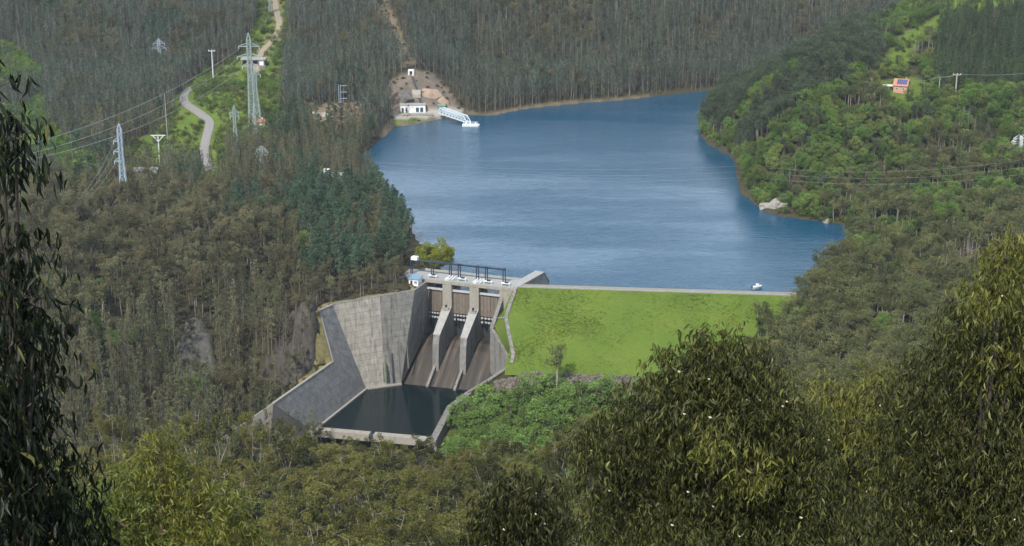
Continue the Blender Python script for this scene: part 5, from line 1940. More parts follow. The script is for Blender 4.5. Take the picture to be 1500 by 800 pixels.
# ------------------------------------------------------------------ where trees grow
def grid_pts(y0, y1, sp, xm=1.12, extra=45):
    out = []
    y = y0
    while y < y1:
        zc = y * CP + 215 * SP
        hw = 750 / FPX * zc * xm + extra
        n_ = int(2 * hw / sp)
        x = (np.arange(n_) + .5) / n_ * 2 * hw - hw
        out.append(np.stack([x + rng.uniform(-.45, .45, n_) * sp, np.full(n_, y) + rng.uniform(-.45, .45, n_) * sp], 1))
        y += sp
    return np.concatenate(out)


PL = {}    # kind -> list of (x, y, z, scale, region)


def put(kind, x, y, s, region):
    PL.setdefault(kind, []).append(np.stack([x, y, ground(x, y), s, np.full(len(x), region)], 1))


# keep-out areas
OPEN_PTS = [(hit(u, v, y0), r_) for u, v, y0, r_ in ((605, 168, 1040, 15), (602, 111, 1060, 6), (610, 140, 1040, 9), (1318, 137, 880, 10), (1301, 132, 880, 6), (373, 97, 1000, 15), (381, 184, 880, 8), (480, 170, 940, 9), (640, 165, 1040, 10))]
OPEN_PTS += [(tq, 13), (tq + Vector((-8, 2, 0)), 7), (P(213, 258, Y=866), 12), (P(606, 416, z=5), 6)]
KEEP_LINES = [(ROADZ, 5.5), (TRACKZ, 4.0)]


def free(x, y, rad=1.0):
    ok = ~inpoly(x, y, LAKE) & ~inpoly(x, y, POND) & ~inpoly(x, y, CUT) & ~inpoly(x, y, DAMFOOT) & ~inpoly(x, y, DECKFOOT)
    for ln, w in KEEP_LINES:
        d_, _ = dist_line(x, y, ln)
        ok &= d_ > w
    d_, _ = dist_line(x, y, LAKE, True)
    ok &= d_ > 1.5
    d_, _ = dist_line(x, y, [tuple(p) for p in WT])
    ok &= d_ > 4.0
    d_, _ = dist_line(x, y, [tuple(p) for p in RT])
    ok &= d_ > 3.0
    for p, r_ in OPEN_PTS:
        ok &= np.hypot(x - p.x, y - p.y) > r_
    s = (x - CR_L.x) * CDIR.x + (y - CR_L.y) * CDIR.y
    t = (x - CR_L.x) * CUP.x + (y - CR_L.y) * CUP.y
    ok &= ~((s > -22) & (s < 80) & (t < -40) & (t > -56))            # stone toe
    ok &= ~((s > 60) & (s < CRL - 12) & (t > -50) & (t < 12))
    ok &= ~inpoly(x, y, [tuple(SPW(-30, -18, 0)[:2]), tuple(SPW(0, -18, 0)[:2]), tuple(SPW(0, 2, 0)[:2]), tuple(SPW(-28, 0, 0)[:2])])
    ok &= ~inpoly(x, y, APRON) & ~inpoly(x, y, BANK)
    return ok


G0 = grid_pts(285, 1480, 3.7)
G0 = G0[free(G0[:, 0], G0[:, 1])]
X, Y = G0[:, 0], G0[:, 1]
Z = ground(X, Y)
U, V, ZCc = proj(X, Y, Z)
TH = vnoise(X, Y, 1 / 30., 21)            # patchiness
T2 = vnoise(X, Y, 1 / 17., 22)
RN = rng.random(len(X))
inp = lambda poly: inpoly(U, V, poly)
corr = inpoly(X, Y, CORRIDOR); plat = inpoly(X, Y, PLATFORM) | inpoly(X, Y, CLEARCUT) | inpoly(X, Y, RIDGE_CUT)
past = inpoly(X, Y, PASTURE) | inpoly(X, Y, HOUSEPL)
cliff = inpoly(X, Y, CLIFFZ)
done = np.zeros(len(X), bool)


def take(mask, kind, prob, smin, smax, region):
    global done
    m = mask & ~done & (RN < prob)
    done |= m
    put(kind, X[m], Y[m], rng.uniform(smin, smax, m.sum()), region)


def skip(mask):
    global done
    done |= mask


# regions: 0 near slope, 1 left hill, 2 valley floor, 3 middle ridge, 4 far slopes, 5 right hill, 6 right bank, 7 upper left
# keep the pool, the walls and the round shore tree in the clear
_ut, _vt, _ = proj(X, Y, Z + 17)
skip((Y < 612) & (inpoly(_ut, _vt, [(462, 634), (500, 600), (540, 566), (600, 556), (660, 570), (680, 600), (640, 640), (628, 644), (540, 640)])))
_ut, _vt, _ = proj(X, Y, Z + 9)
skip((Y < 612) & (inpoly(_ut, _vt, [(462, 634), (500, 600), (540, 566), (600, 556), (660, 570), (680, 600), (640, 640), (628, 644), (540, 640)])))
skip((X > -70) & (X < 0) & (Y > 680) & (Y < 770) & (U > 596))
sparse = RN < .62
near = (Y < 545) & ~((X > 30) & (Y > 470) & (Z > -8))
# --- near slope: gums
dX = rng.random(len(X))
m = near & (Z > -26)
skip(m & (dX > .185))
take(m & (dX < .012), 'bare', 1, .9, 1.2, 0)
take(m & (T2 > .8), 'shrub', .5, 1, 2, 0)
take(m, 'umbel', 1, 1.0, 1.62, 0)
# --- valley floor
m = (Z < -18) & (Y < 652) & (X > -34) & (X < 110) & (U > 640)
skip(m & (dX > .6))
take(m & (TH > .70) & (V < 610), 'bare', .4, .5, .9, 2)
take(m, 'willow', 1, .9, 1.75, 2)
# --- right bank by the dam
m = (Y < 790) & (X > 20)
skip(m & (dX > .62))
take(m & (T2 > .70), 'broad', .8, .6, .95, 6)
take(m & (Y > 700) & (T2 < .3), 'bare', .5, .8, 1.1, 6)
take(m, 'hillgum', 1, .7, 1.15, 6)
# --- left hill
m = (Y < 850) & (X < 20)
skip(m & cliff & (RN > .42))
take(m & cliff, 'scrub', 1, .8, 1.6, 1)
skip(m & inp([(255, 560), (262, 480), (305, 470), (325, 520), (320, 570)]) & (RN > .5))
take(m & inp([(255, 560), (262, 480), (305, 470), (325, 520), (320, 570)]) & (RN < .1), 'slender', 1, .4, .7, 1)
take(m & inp([(255, 560), (262, 480), (305, 470), (325, 520), (320, 570)]), 'scrub', 1, .7, 1.4, 1)
take(m & inp([(395, 470), (420, 400), (520, 400), (600, 395), (600, 425), (480, 450)]) & (Y < 705), 'scrub', .5, .9, 1.7, 1)
pz = inp([(330, 350), (350, 280), (420, 250), (480, 255), (560, 270), (600, 330), (610, 400), (560, 420), (500, 430), (440, 420), (400, 380)])
take(m & pz & (TH > .30), 'pine', .72, .7, 1.1, 1)
skip(m & (dX > .80))
take(m & (T2 > .82), 'broad', .5, .7, 1.0, 1)
take(m & (U > 560) & (Y > 690), 'pine', .8, .6, .95, 1)
take(m & (U > 420), 'slender', .6, .5, .8, 1)
take(m & (U > 420), 'browngum', 1, .5, .8, 1)
skip(m & (Z > -8) & (dX > .46))
take(m & ((Z > -8) | (TH > .66)), 'browngum', .85, .8, 1.22, 1)
take(m, 'slender', 1, .62, 1.05, 1)
# --- middle ridge corridor
take(corr & (U < 268) & (T2 > .5), 'slender', .35, .5, .85, 3)
take(corr & (TH > .55), 'broad', .4, .4, .85, 3)
take(corr & (T2 > .25), 'shrub', .75, .7, 1.9, 3)
take(corr & (RN < .3), 'scrub', .8, .6, 1.3, 3)
skip(corr)
skip(plat & (RN > .26))
take(plat, 'scrub', 1, .6, 1.1, 3)
# --- right hill
rh = (X > 95) & (Y < 1130) & (Y > 770) & (U > 1000)
take(past & (TH > .5), 'broad', .10, .5, .9, 5)
take(past & (T2 > .55), 'shrub', .4, .6, 1.5, 5)
skip(past)
dark = rh & inp([(1010, 190), (1040, 130), (1085, 100), (1150, 70), (1240, 45), (1290, 70), (1285, 110), (1230, 150), (1160, 175), (1080, 235), (1030, 215)])
skip(dark & (dX > .8))
take(dark & (T2 < .70), 'darkgum', 1, .8, 1.1, 5)
take(dark, 'broad', 1, .8, 1.3, 5)
con = rh & inp([(1362, 130), (1372, 60), (1380, 32), (1440, 10), (1540, 5), (1600, 130), (1420, 138)])
take(con, 'conifer', .62, .65, 1.25, 5)
take(con & (T2 > .6), 'broad', .4, .5, .8, 5)
skip(con)
skip(rh & (dX > .66))
take(rh & (TH > .74), 'hillgum', .8, .6, 1.0, 5)
take(rh & (T2 > .80), 'darkgum', .7, .5, .8, 5)
take(rh & (T2 < .2), 'bare', .8, .7, 1.0, 5)
take(rh & (T2 < .33), 'conifer', .7, .5, .8, 5)
take(rh & (RN < .25), 'shrub', 1, 1.2, 2.4, 5)
take(rh, 'broad', 1, .5, 1.05, 5)
# --- left inlet valley and upper left
ul = (U < 300) & (Y < 1500)
gsp = inp([(-60, 330), (-60, 90), (20, 80), (60, 120), (75, 200), (140, 255), (165, 300), (100, 320)])
take(gsp & (TH > .25), 'broad', .85, .7, 1.3, 7)
# --- everything else: plantation slopes
far_thin = (Y > 1330) & (RN > .55)
skip(far_thin)
skip((dX > .68))
take(ul & (T2 > .78), 'pine', .7, .8, 1.1, 7)
take((T2 > .86) & (Y > 1040), 'pine', .5, .7, 1.0, 4)
take((TH > .72) & (Y > 1040), 'browngum', .5, .8, 1.1, 4)
take((U > 395) & (U < 560) & (Y < 1080) & (T2 > .55), 'pine', .6, .6, 1.0, 3)
take((U > 300) & (U < 560) & (Y < 1010), 'slender', 1, .55, .85, 3)
take(ul & (Y < 1000), 'slender', .7, .6, 1.0, 7)
take(ul, 'slendergrey', 1, .7, 1.05, 7)
take(np.ones(len(X), bool), 'slendergrey', 1, .62, 1.08, 4)

# trees leaning over the water's edge at the right and left shores
sx, sy = [], []
for (ax_, ay_), (bx_, by_) in zip(LAKE, LAKE[1:] + LAKE[:1]):
    L_ = math.hypot(bx_ - ax_, by_ - ay_)
    for q_ in range(int(L_ / 2.6)):
        f_ = (q_ + rng.uniform(0, 1)) / (L_ / 2.6)
        nx__, ny__ = (by_ - ay_) / L_, -(bx_ - ax_) / L_
        px_, py_ = ax_ + (bx_ - ax_) * f_, ay_ + (by_ - ay_) * f_
        if inpoly(np.array([px_ + nx__ * 2]), np.array([py_ + ny__ * 2]), LAKE)[0]:
            nx__, ny__ = -nx__, -ny__
        w_ = rng.uniform(.5, 5)
        sx.append(px_ + nx__ * w_); sy.append(py_ + ny__ * w_)
sx, sy = np.array(sx), np.array(sy)
su, sv, _ = proj(sx, sy, np.zeros(len(sx)))
rr_ = rng.random(len(sx))
right = (sx > 95) & (sy < 1130) & (sy > 720) & ~((su > 1112) & (su < 1158) & (sv > 290))
k1 = right & (rr_ < .55) & (su < 1200)
put('broad', sx[k1], sy[k1], rng.uniform(.45, .95, k1.sum()), 5)
k1 = right & (rr_ > .55)
put('shrub', sx[k1], sy[k1], rng.uniform(1.0, 2.2, k1.sum()), 5)
s_, t_ = rng.uniform(98, 128, 46), rng.uniform(-48, -13, 46)
k_ = s_ > 104 - (t_ + 13) * .35 - 6 * rng.random(46)
dp_ = np.array([DAM(a, b, 0) for a, b in zip(s_[k_], t_[k_])])
put('hillgum', dp_[:, 0], dp_[:, 1], rng.uniform(.5, .8, len(dp_)), 6)
left = (sx < -55) & (sy < 1000) & (sy > 735)
k1 = left & (rr_ < .4)
put('pine', sx[k1], sy[k1], rng.uniform(.45, .8, k1.sum()), 1)
k1 = left & (rr_ > .4) & (rr_ < .8)
put('scrub', sx[k1], sy[k1], rng.uniform(.8, 1.6, k1.sum()), 1)

# low undergrowth between the trunks
G1 = grid_pts(560, 1250, 7.5)
G1 = G1[free(G1[:, 0], G1[:, 1])]
x, y = G1[:, 0], G1[:, 1]
u_, v_, _ = proj(x, y, ground(x, y))
mm = (rng.random(len(x)) < .6) & (y < 1150) & ~inpoly(x, y, CLEARCUT)
bro = rng.random(len(x)) < .5
put('scrub', x[mm & bro], y[mm & bro], rng.uniform(.6, 1.4, (mm & bro).sum()), 9)
put('shrub', x[mm & ~bro & (x > 60)], y[mm & ~bro & (x > 60)], rng.uniform(.6, 1.3, (mm & ~bro & (x > 60)).sum()), 9)

for k in PL:
    PL[k] = np.concatenate(PL[k])
for pl_, up_ in CLIFF_POLYS:
    q_ = PL['scrub']
    m_ = inpoly(q_[:, 0], q_[:, 1], pl_)
    q_[m_, 2] += up_

MARKS = {
    0: [(180, 680, 'below the bottom left wall of the pool'), (330, 640, 'in front of the tail of the side wall'), (520, 660, 'in front of the pool sill'), (700, 700, 'in front of the willows'), (560, 760, 'at the bottom edge left of the small dark gum'), (880, 760, 'behind the dome-shaped gum'), (400, 760, 'beside the yellow-green gum'), (60, 740, 'behind the dark left gum'), (1200, 600, 'behind the tall right gums')],
    1: [(110, 330, 'on the left hill beside the dark gum'), (200, 290, 'on the hilltop below the blue-grey pylon'), (330, 290, 'on the hilltop below the road end'), (450, 300, 'above the rock cliff on the left hill'), (560, 320, 'on the lake side of the left hill'), (560, 400, 'behind the top of the side wall'), (430, 430, 'on the slope above the dark cliff'), (290, 420, 'halfway up the left hill'), (280, 560, 'around the rock scar low on the left hill'), (140, 500, 'on the lower flank of the left hill'), (400, 600, 'beside the lower side wall')],
    2: [(720, 570, 'beside the right chute wall'), (700, 640, 'beside the right pool wall'), (790, 570, 'at the left of the stone toe'), (860, 580, 'at the right of the stone toe'), (780, 640, 'in the middle of the valley floor'), (900, 620, 'next to the dome-shaped gum')],
    3: [(230, 180, 'left of the road bend'), (340, 130, 'between the road and the tallest pylon'), (390, 150, 'right of the tallest pylon'), (300, 220, 'beside the lower road'), (395, 40, 'along the dirt track'), (480, 200, 'between the mast and the lakeside terrace'), (560, 190, 'beside the left cove'), (600, 130, 'on the cut slope above the white building'), (450, 110, 'on the slope right of the tallest pylon')],
    4: [(750, 120, 'on the far shore beside the gangway'), (900, 120, 'on the middle of the far shore'), (1020, 110, 'on the far shore near the right headland'), (700, 40, 'high on the slope beyond the lake'), (950, 40, 'at the top edge beyond the lake'), (1180, 40, 'on the slope behind the right hill'), (500, 60, 'left of the cleared strip'), (620, 60, 'right of the cleared strip')],
    5: [(1050, 170, 'on the wooded headland'), (1160, 110, 'on the ridge of the right hill'), (1250, 80, 'on the right hill below the pasture'), (1100, 270, 'along the right shore'), (1200, 300, 'above the lakeside rocks'), (1200, 200, 'in the middle of the right hillside'), (1300, 170, 'below the salmon house'), (1320, 70, 'beside the pasture'), (1385, 70, 'at the left edge of the dark plantation'), (1430, 40, 'in the upper middle of the dark plantation'), (1485, 50, 'in the upper right of the dark plantation'), (1420, 110, 'in the plantation just above the wooden poles'), (1475, 110, 'in the lower right of the dark plantation'), (1400, 180, 'below the wooden poles'), (1440, 260, 'under the cables at the right'), (1310, 280, 'above the right corner of the lake')],
    6: [(1230, 410, 'at the right end of the dam crest'), (1130, 480, 'over the right end of the grass'), (1300, 360, 'above the corner of the lake'), (1300, 460, 'on the bank behind the bright tips'), (1400, 350, 'on the upper right bank'), (1000, 560, 'behind the dome-shaped gum'), (1440, 430, 'behind the tall right gum')],
    7: [(60, 150, 'beside the top of the dark gum'), (100, 240, 'in the hollow by the inlet'), (230, 90, 'around the distant pylon'), (150, 130, 'in the middle of the upper left slope'), (100, 30, 'at the top left corner'), (280, 40, 'at the top edge left of the track'), (170, 200, 'behind the blue-grey pylon')],
    9: [(250, 450, 'under the trees of the left hill'), (700, 140, 'under the trees of the far shore'), (1250, 250, 'under the trees of the right hillside'), (1250, 450, 'under the trees of the right bank'), (200, 150, 'under the trees of the upper left slope'), (780, 600, 'among the willows')],
}


def where_txt(region, u, v):
    return min(MARKS[region], key=lambda m_: (m_[0] - u) ** 2 + (m_[1] - v) ** 2)[2]


LOOK = {
    'slender': ('slender eucalyptus with a bare trunk', 'tree'), 'slendergrey': ('thin grey-green plantation eucalyptus', 'tree'),
    'umbel': ('olive gum with pale forked limbs', 'tree'), 'hillgum': ('rounded olive gum', 'tree'),
    'darkgum': ('dark green rounded gum', 'tree'),
    'browngum': ('brownish eucalyptus with a rounded crown', 'tree'),
    'broad': ('round bright green tree', 'tree'), 'willow': ('soft light green willow', 'tree'), 'pine': ('dark bluish-green pine', 'tree'),
    'conifer': ('narrow dark green conifer', 'tree'), 'bare': ('sparse greyish tree', 'tree'),
    'shrub': ('low yellow-green shrub', 'shrub'), 'scrub': ('low brown bush', 'bush')}
MASS = {'slender': 'eucalyptus_forest', 'slendergrey': 'plantation_forest', 'umbel': 'gum_forest', 'hillgum': 'hillside_gum_forest', 'darkgum': 'dark_gum_forest', 'browngum': 'brown_eucalyptus_forest', 'broad': 'broadleaf_forest', 'willow': 'willow_thicket',
        'pine': 'pine_forest', 'conifer': 'conifer_forest', 'bare': 'sparse_woods', 'shrub': 'shrubbery', 'scrub': 'brown_undergrowth'}


def occluded(x, y, z):
    """does the ground hide this point from the camera"""
    n_ = 60
    out = np.zeros(len(x), bool)
    for i in range(1, n_):
        f = i / n_
        out |= (ground(x * f, y * f) > CAMZ + (z - CAMZ) * f + 0.5)
    return out


N_IND = {'slender': 300, 'slendergrey': 300, 'umbel': 300, 'hillgum': 300, 'darkgum': 300, 'browngum': 300, 'broad': 300, 'willow': 300, 'pine': 300, 'conifer': 300, 'bare': 300, 'shrub': 300, 'scrub': 300}
for k, arr in PL.items():
    lm, bm_, nv, nm = SPECIES[k]
    h = HEIGHTS[k] * arr[:, 3]
    u, v, zc = proj(arr[:, 0], arr[:, 1], arr[:, 2] + h * .8)
    size = h / zc
    vis = (u > -5) & (u < 1505) & (v > -5) & (v < 800)
    order = np.argsort(-np.where(vis, size, -1))
    order = order[:min(len(order), N_IND[k] * 3)]
    oc = occluded(arr[order, 0], arr[order, 1], arr[order, 2] + h[order] * .9)
    # hidden behind nearer trees of the bottom edge is allowed; hidden by the hills is not
    order = [i for i, o_ in zip(order, oc) if not o_ and vis[i]][:N_IND[k]]
    sel = np.zeros(len(arr), bool)
    sel[order] = True
    look, cat = LOOK[k]
    for i in order:
        x, y, z, s, rg = arr[i]
        vi = int(rng.integers(nv))
        t = thing(nm, (x, y, z), look + ' ' + where_txt(int(rg), u[i], v[i]), cat, look.split(' with')[0].replace(' tree', '') + (' trees ' if cat == 'tree' else 'es ' if cat == 'bush' else 's ') + where_txt(int(rg), u[i], v[i]))
        t.rotation_euler.z = rng.uniform(0, 6.28)
        t.scale = (s, s, s * rng.uniform(.92, 1.1))
        for pn, me in (('trunk', TRUNK[k][vi]), ('crown', CROWN[k][vi])):
            link(bpy.data.objects.new(pn if cat == 'tree' else ('stem' if pn == 'trunk' else 'foliage'), me), t)
    rest = arr[~sel]
    if len(rest):
        o = instancer(MASS[k], rest[:, :3], rest[:, 3], rng.uniform(0, 6.28, len(rest)), rng.integers(0, nv, len(rest)), WHOLE[k])
        tag(o, 'mass of ' + look.replace(' with', 's with', 1) if ' with' in look else 'mass of ' + look + 's', 'forest', kind='stuff')
        o['label'] = o['label'] + ' filling the slopes behind'
    print('TREES', k, len(arr), len(order))

# named single trees
def single(kind, p, s, label, name=None, vi=0, sz=1.0, mats=None):
    lm, bm_, nv, nm = SPECIES[kind]
    t = thing(name or nm, p, label, 'tree')
    t.scale = (s, s, s * sz)
    t.rotation_euler.z = vi * 1.7
    a = link(bpy.data.objects.new('trunk', TRUNK[kind][vi % nv]), t)
    b = link(bpy.data.objects.new('crown', CROWN[kind][vi % nv]), t)
    return t


q = P(637, 391, z=2.5)
bt_ = thing('round_tree', q, 'big round yellow-green bushy tree on the shore behind the steel gantry', 'tree')
r = np.random.default_rng(99)
cens = []; rad = []
for k in range(110):
    d = r.normal(size=3); d /= np.linalg.norm(d)
    cens.append(np.array((d[0] * 9.6, d[1] * 7.5, 6.6 + d[2] * 6.0 + .8 * (1 - abs(d[0])))) * np.array((1, 1, 1)) * r.uniform(.45, 1.0)); rad.append(r.uniform(1.4, 2.4))
p_ = clump_points(cens, rad, 70, r, .8, .55)
p_ = p_[p_[:, 2] > .2]
v, f = leaves(p_, r.uniform(.4, .75, len(p_)), r, .6, .5)
link(bpy.data.objects.new('crown', mesh_np('round_crown', v, f, M['bush_leaf'])), bt_)
tb = MB()
for k in range(7):
    a = k * .9
    tb.tube([(0, 0, -1), (math.cos(a) * 2, math.sin(a) * 2, 3), (math.cos(a) * 4.5, math.sin(a) * 4.5, 6.5)], [.35, .22, .08], 5, False)
link(bpy.data.objects.new('trunk', tb.mesh('round_trunk', M['bark_dark'], smooth=True)), bt_)


for k_, (u, vt, Y_, txt) in enumerate(((162, 588, 455, 'tall gum with a pale forked trunk standing out left of the yellow-green gum'), (275, 592, 470, 'flat-topped gum on a thin pale trunk right of the yellow-green gum'),
                                       (322, 587, 468, 'gum with a leafy top in front of the tail of the side wall'), (368, 596, 475, 'round-topped gum just left of the lower side wall'),
                                       (415, 617, 480, 'gum whose crown touches the left end of the pool sill'), (487, 640, 490, 'bushy gum below the middle of the pool sill'),
                                       (566, 648, 480, 'gum below the right half of the pool sill'), (650, 655, 470, 'dark topped gum below the right pool wall'))):
    p = P(u, vt, Y=Y_)
    g_ = gz(p.x, p.y)
    hh = max(10., p.z - g_)
    single('umbel', (p.x, p.y, g_), min(1.45, hh / 17.6), txt, vi=k_, sz=max(.75, hh / 17.6 / min(1.45, hh / 17.6)))
sn = P(816, 600, z=-28)
single('hillgum', (sn.x, sn.y, gz(sn.x, sn.y)), 1.6, 'lone tree with a thin pale trunk in front of the stone toe of the dam', vi=4, sz=.95)
for k_, (u, v, y0, s_, txt) in enumerate(((1228, 150, 860, 1.35, 'big rounded light green tree on the crest of the right hill'), (1188, 318, 790, 1.25, 'bright green rounded tree at the water beside the lakeside rocks'), (1470, 165, 860, 1.5, 'dark green broad tree at the right below the wooden poles'), (1330, 150, 880, .75, 'small round tree just below the salmon house'), (1352, 140, 880, .6, 'small round tree right of the salmon house'), (1410, 195, 850, 1.2, 'vivid green tree in the middle of the right hillside'))):
    q = hit(u, v, y0)
    single('broad', q, s_, txt, vi=k_)
q = hit(1208, 450, 600)
single('umbel', (q.x, q.y, gz(q.x, q.y)), 1.0, 'tall gum with a white trunk just right of the dam crest', vi=3)

# ------------------------------------------------------------------ gums close to the camera: hanging sickle leaves
def sickle(base, ax, side, L, W, r):
    """strip leaves: (n,8,3) vertices and 6 triangles each, curved like a sickle"""
    n = len(base)
    nrm = np.cross(ax, side)
    cur = (r.uniform(-.22, .22, (n, 1)) * side + r.uniform(-.05, .16, (n, 1)) * nrm) * L
    p1 = base + ax * L * .3 + cur * .75
    p2 = base + ax * L * .66 + cur
    p3 = base + ax * L
    fold = nrm * W * .25
    v = np.stack([base, p1 - side * W - fold, p1 + side * W - fold, p2 - side * W * .8 - fold, p2 + side * W * .8 - fold, p3, p1 + fold * .3, p2 + fold * .3], 1)
    t = np.array([(0, 1, 6), (0, 6, 2), (1, 3, 7), (1, 7, 6), (6, 7, 4), (6, 4, 2), (3, 5, 7), (7, 5, 4)])
    return v.reshape(-1, 3), (t[None] + 8 * np.arange(n)[:, None, None]).reshape(-1, 3)


def hang_axes(n, r, droop):
    ax = r.normal(size=(n, 3)) * np.array((.55, .55, .35)); ax[:, 2] -= droop
    ax /= np.linalg.norm(ax, axis=1, keepdims=True)
    a = r.normal(size=(n, 3))
    a -= ax * (a * ax).sum(1, keepdims=True)
    a /= np.linalg.norm(a, axis=1, keepdims=True)
    return ax, a


def near_gum(label, Y0, blobs, leaf_len, mats, seed, bark, trunk_uv, dens=4.0, spread=1.0, n_leaf=300, n_flower=0, droop=.9, name='near_gum', base_drop=None):
    r = np.random.default_rng(seed)
    cen, rad, mi = [], [], []
    for bl in blobs:
        u, v, rp = bl[:3]
        p = P(u, v, Y=Y0)
        zc = p.y * CP + (CAMZ - p.z) * SP
        R = rp / FPX * zc
        p = P(u, v, Y=Y0 + r.uniform(-.6, .6) * R * spread + (bl[4] if len(bl) > 4 else 0))
        cen.append(np.array(tuple(p))); rad.append(R); mi.append(bl[3] if len(bl) > 3 else 0)
    cen = np.array(cen); rad = np.array(rad)
    tp = P(trunk_uv[0], trunk_uv[1], Y=Y0)
    gzv = gz(tp.x, tp.y)
    base = Vector((tp.x, tp.y, gzv))
    t = thing(name, base, label, 'tree', None)
    o3 = np.array(tuple(base))
    # limbs
    tb = MB()
    top = cen[np.argmax(cen[:, 2])]
    spine = [Vector((0, 0, -.5))]
    zt = top[2] - o3[2]
    mid = (cen.mean(0) - o3)
    spine += [Vector((mid[0] * .3, mid[1] * .3, mid[2] * .35)), Vector((mid[0] * .8, mid[1] * .8, mid[2] * .8)), Vector(tuple(top - o3 - np.array((0, 0, rad.min() * .5))))]
    k0 = Y0 / 300.
    tb.tube(spine, [k0 * 1.9 + .05, k0 * 1.5 + .04, k0 * .9 + .03, .02], 8)
    tips = []
    for c, R in zip(cen, rad):
        e = c - o3
        s0 = Vector(tuple(mid * r.uniform(.55, .95)))
        s0.z = min(s0.z, e[2] - R * .2)
        m_ = s0.lerp(Vector(tuple(e)), .5) + Vector((0, 0, R * .25))
        tb.tube([s0, m_, Vector(tuple(e))], [k0 * .45 + .02, k0 * .28 + .012, .008], 5, False)
        for q in range(5):
            d = r.normal(size=3); d /= np.linalg.norm(d); d[2] = abs(d[2]) * .6
            tb.tube([Vector(tuple(e)), Vector(tuple(e + d * R * .9))], [k0 * .12 + .006, .004], 3, False)
    o = tb.build('trunk', M[bark], None, smooth=True)
    o.parent = t
    ppm = FPX / (Y0 * 1.03)
    V, F, MI = [], [], []
    nb = 0
    for c, R, m_ in zip(cen, rad, mi):
        n_leaves = int(dens * 3.14 * (R * ppm) ** 2 / (leaf_len * ppm * leaf_len * ppm * .17))
        ntw = max(6, n_leaves // 9)
        d = r.normal(size=(ntw, 3)); d /= np.linalg.norm(d, axis=1, keepdims=True)
        st = c + d * R * (.25 + .75 * r.random((ntw, 1)) ** .6) * np.array((1, 1, .95))
        tl = r.uniform(1.2, 3.2, ntw)[:, None] * leaf_len
        td = d * .7 + r.normal(size=(ntw, 3)) * .35 + np.array((0, 0, -.35))
        td /= np.linalg.norm(td, axis=1, keepdims=True)
        f_ = r.random((ntw, 9, 1))
        pos = st[:, None] + td[:, None] * tl[:, None] * f_ - np.array((0, 0, 1)) * (f_ ** 2) * tl[:, None] * .35
        pos = pos.reshape(-1, 3) - o3
        n = len(pos)
        ax, sd = hang_axes(n, r, droop)
        L = leaf_len * r.uniform(.45, 1.3, (n, 1)); W = L * r.uniform(.065, .105, (n, 1))
        v, f = sickle(pos, ax, sd, L, W, r)
        V.append(v); F.append(f + nb); nb += len(v)
        pm = r.random(n) < (.85 if m_ else .06)
        MI.append(np.repeat(pm.astype(int), 8))
    cr = link(bpy.data.objects.new('crown', mesh_np('near_crown', np.concatenate(V), np.concatenate(F), [M[m] for m in mats], np.concatenate(MI))), t)
    # outermost leaves one by one, on the side that faces the valley view
    if n_leaf:
        lv, lf = sickle(np.zeros((1, 3)), np.array([[0, 0, -1.]]), np.array([[1., 0, 0]]), np.array([[leaf_len]]), np.array([[leaf_len * .1]]), r)
        lm = [mesh_np('leaf', lv, lf, M[m]) for m in mats]
        w = rad ** 2 / (rad ** 2).sum()
        for i in range(n_leaf):
            k = r.choice(len(cen), p=w)
            d = r.normal(size=3); d[1] = -abs(d[1]); d[2] += .2; d /= np.linalg.norm(d)
            q = cen[k] + d * rad[k] * 1.05 - o3
            lo = link(bpy.data.objects.new('leaf', lm[1 if mi[k] and r.random() < .8 else 0]), t)
            lo.location = q
            lo.rotation_euler = (r.normal(0, .45), r.normal(0, .45), r.uniform(0, 6.28))
            s_ = r.uniform(.8, 1.25)
            lo.scale = (s_, s_, s_)
    if n_flower:
        fm = rock_mesh('flower', M['flower'], seed, 1, .3)
        w = rad ** 2 / (rad ** 2).sum()
        for i in range(n_flower):
            k = r.choice(len(cen), p=w)
            d = r.normal(size=3); d[1] = -abs(d[1]) - .4; d /= np.linalg.norm(d)
            q = cen[k] + d * rad[k] * 1.06 - o3
            fo = link(bpy.data.objects.new('flower', fm), t)
            fo.location = q
            s_ = r.uniform(.014, .026)
            fo.scale = (s_ * 1.3, s_ * 1.3, s_)
    return t


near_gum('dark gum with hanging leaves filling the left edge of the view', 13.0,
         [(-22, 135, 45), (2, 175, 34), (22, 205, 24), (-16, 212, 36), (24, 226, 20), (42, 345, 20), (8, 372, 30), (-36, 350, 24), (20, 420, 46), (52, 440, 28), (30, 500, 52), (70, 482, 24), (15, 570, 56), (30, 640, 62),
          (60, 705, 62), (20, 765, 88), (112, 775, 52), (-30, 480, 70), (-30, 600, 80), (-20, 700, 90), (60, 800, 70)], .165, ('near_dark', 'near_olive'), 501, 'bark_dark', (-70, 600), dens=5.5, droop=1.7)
near_gum('yellow-green gum with a reddish trunk at the bottom left beside the dark gum', 52.0,
         [(232, 632, 20, 1), (230, 662, 34, 1), (226, 690, 44, 1), (190, 715, 48), (272, 715, 46, 1), (305, 760, 52, 1), (180, 775, 60), (240, 770, 66), (352, 790, 40, 1), (325, 725, 26), (135, 745, 36), (120, 800, 50), (260, 810, 60)],
         .26, ('near_green', 'near_lime'), 502, 'bark_brown', (236, 760), dens=5.0, n_leaf=0, droop=.7)
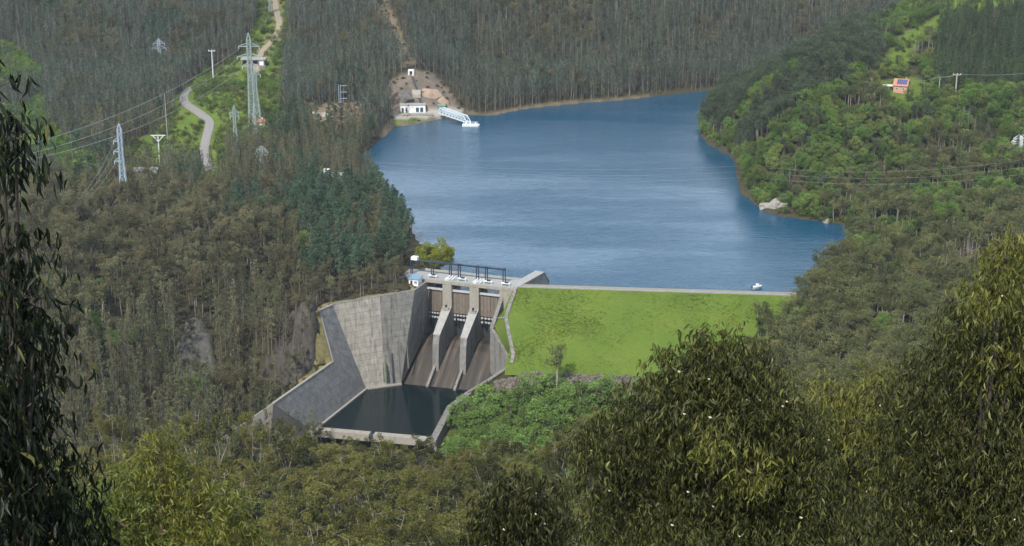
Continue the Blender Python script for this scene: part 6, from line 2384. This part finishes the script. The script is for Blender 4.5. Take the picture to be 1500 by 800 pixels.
near_gum('big dome-shaped dark olive gum with white blossoms at the lower right', 30.0,
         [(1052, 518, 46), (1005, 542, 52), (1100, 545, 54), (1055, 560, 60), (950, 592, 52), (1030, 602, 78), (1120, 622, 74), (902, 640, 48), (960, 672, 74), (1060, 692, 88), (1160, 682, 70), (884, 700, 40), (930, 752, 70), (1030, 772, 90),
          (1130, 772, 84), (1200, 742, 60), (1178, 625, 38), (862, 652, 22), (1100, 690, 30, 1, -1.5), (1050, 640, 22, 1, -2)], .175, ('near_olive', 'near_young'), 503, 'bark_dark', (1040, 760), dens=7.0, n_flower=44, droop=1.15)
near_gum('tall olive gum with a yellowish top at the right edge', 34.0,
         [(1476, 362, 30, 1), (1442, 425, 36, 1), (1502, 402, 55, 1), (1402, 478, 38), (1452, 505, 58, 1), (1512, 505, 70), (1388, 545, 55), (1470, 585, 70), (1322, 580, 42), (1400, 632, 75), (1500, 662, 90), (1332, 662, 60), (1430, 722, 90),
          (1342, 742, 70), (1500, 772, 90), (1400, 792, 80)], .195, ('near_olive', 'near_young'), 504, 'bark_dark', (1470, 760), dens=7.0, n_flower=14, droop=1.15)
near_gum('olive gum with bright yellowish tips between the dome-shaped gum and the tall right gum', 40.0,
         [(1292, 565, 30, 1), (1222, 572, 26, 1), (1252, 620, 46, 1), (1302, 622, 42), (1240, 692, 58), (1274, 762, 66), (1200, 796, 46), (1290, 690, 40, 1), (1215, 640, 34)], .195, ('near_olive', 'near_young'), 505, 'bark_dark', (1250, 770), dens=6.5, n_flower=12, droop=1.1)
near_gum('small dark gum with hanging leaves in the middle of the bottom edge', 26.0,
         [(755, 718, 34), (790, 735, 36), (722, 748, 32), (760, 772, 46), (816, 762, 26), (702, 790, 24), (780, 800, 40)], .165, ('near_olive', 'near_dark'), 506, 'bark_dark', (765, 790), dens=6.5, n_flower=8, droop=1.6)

# ------------------------------------------------------------------ haze: the air over the whole place
def haze_box():
    m, nt, out = newmat('haze')
    pv = nt.nodes.new('ShaderNodeVolumePrincipled')
    pv.inputs['Color'].default_value = (0.80, 0.88, 0.97, 1)
    pv.inputs['Density'].default_value = 0.000055
    pv.inputs['Anisotropy'].default_value = 0.2
    nt.links.new(pv.outputs[0], out.inputs['Volume'])
    o = MB().box((0, 1500, (float(GZ.min()) - 1 + 300) / 2), (5240, 4260, 300 - (float(GZ.min()) - 1))).build('haze', m)
    tag(o, 'thin bluish air over the valley', kind='stuff')


haze_box()
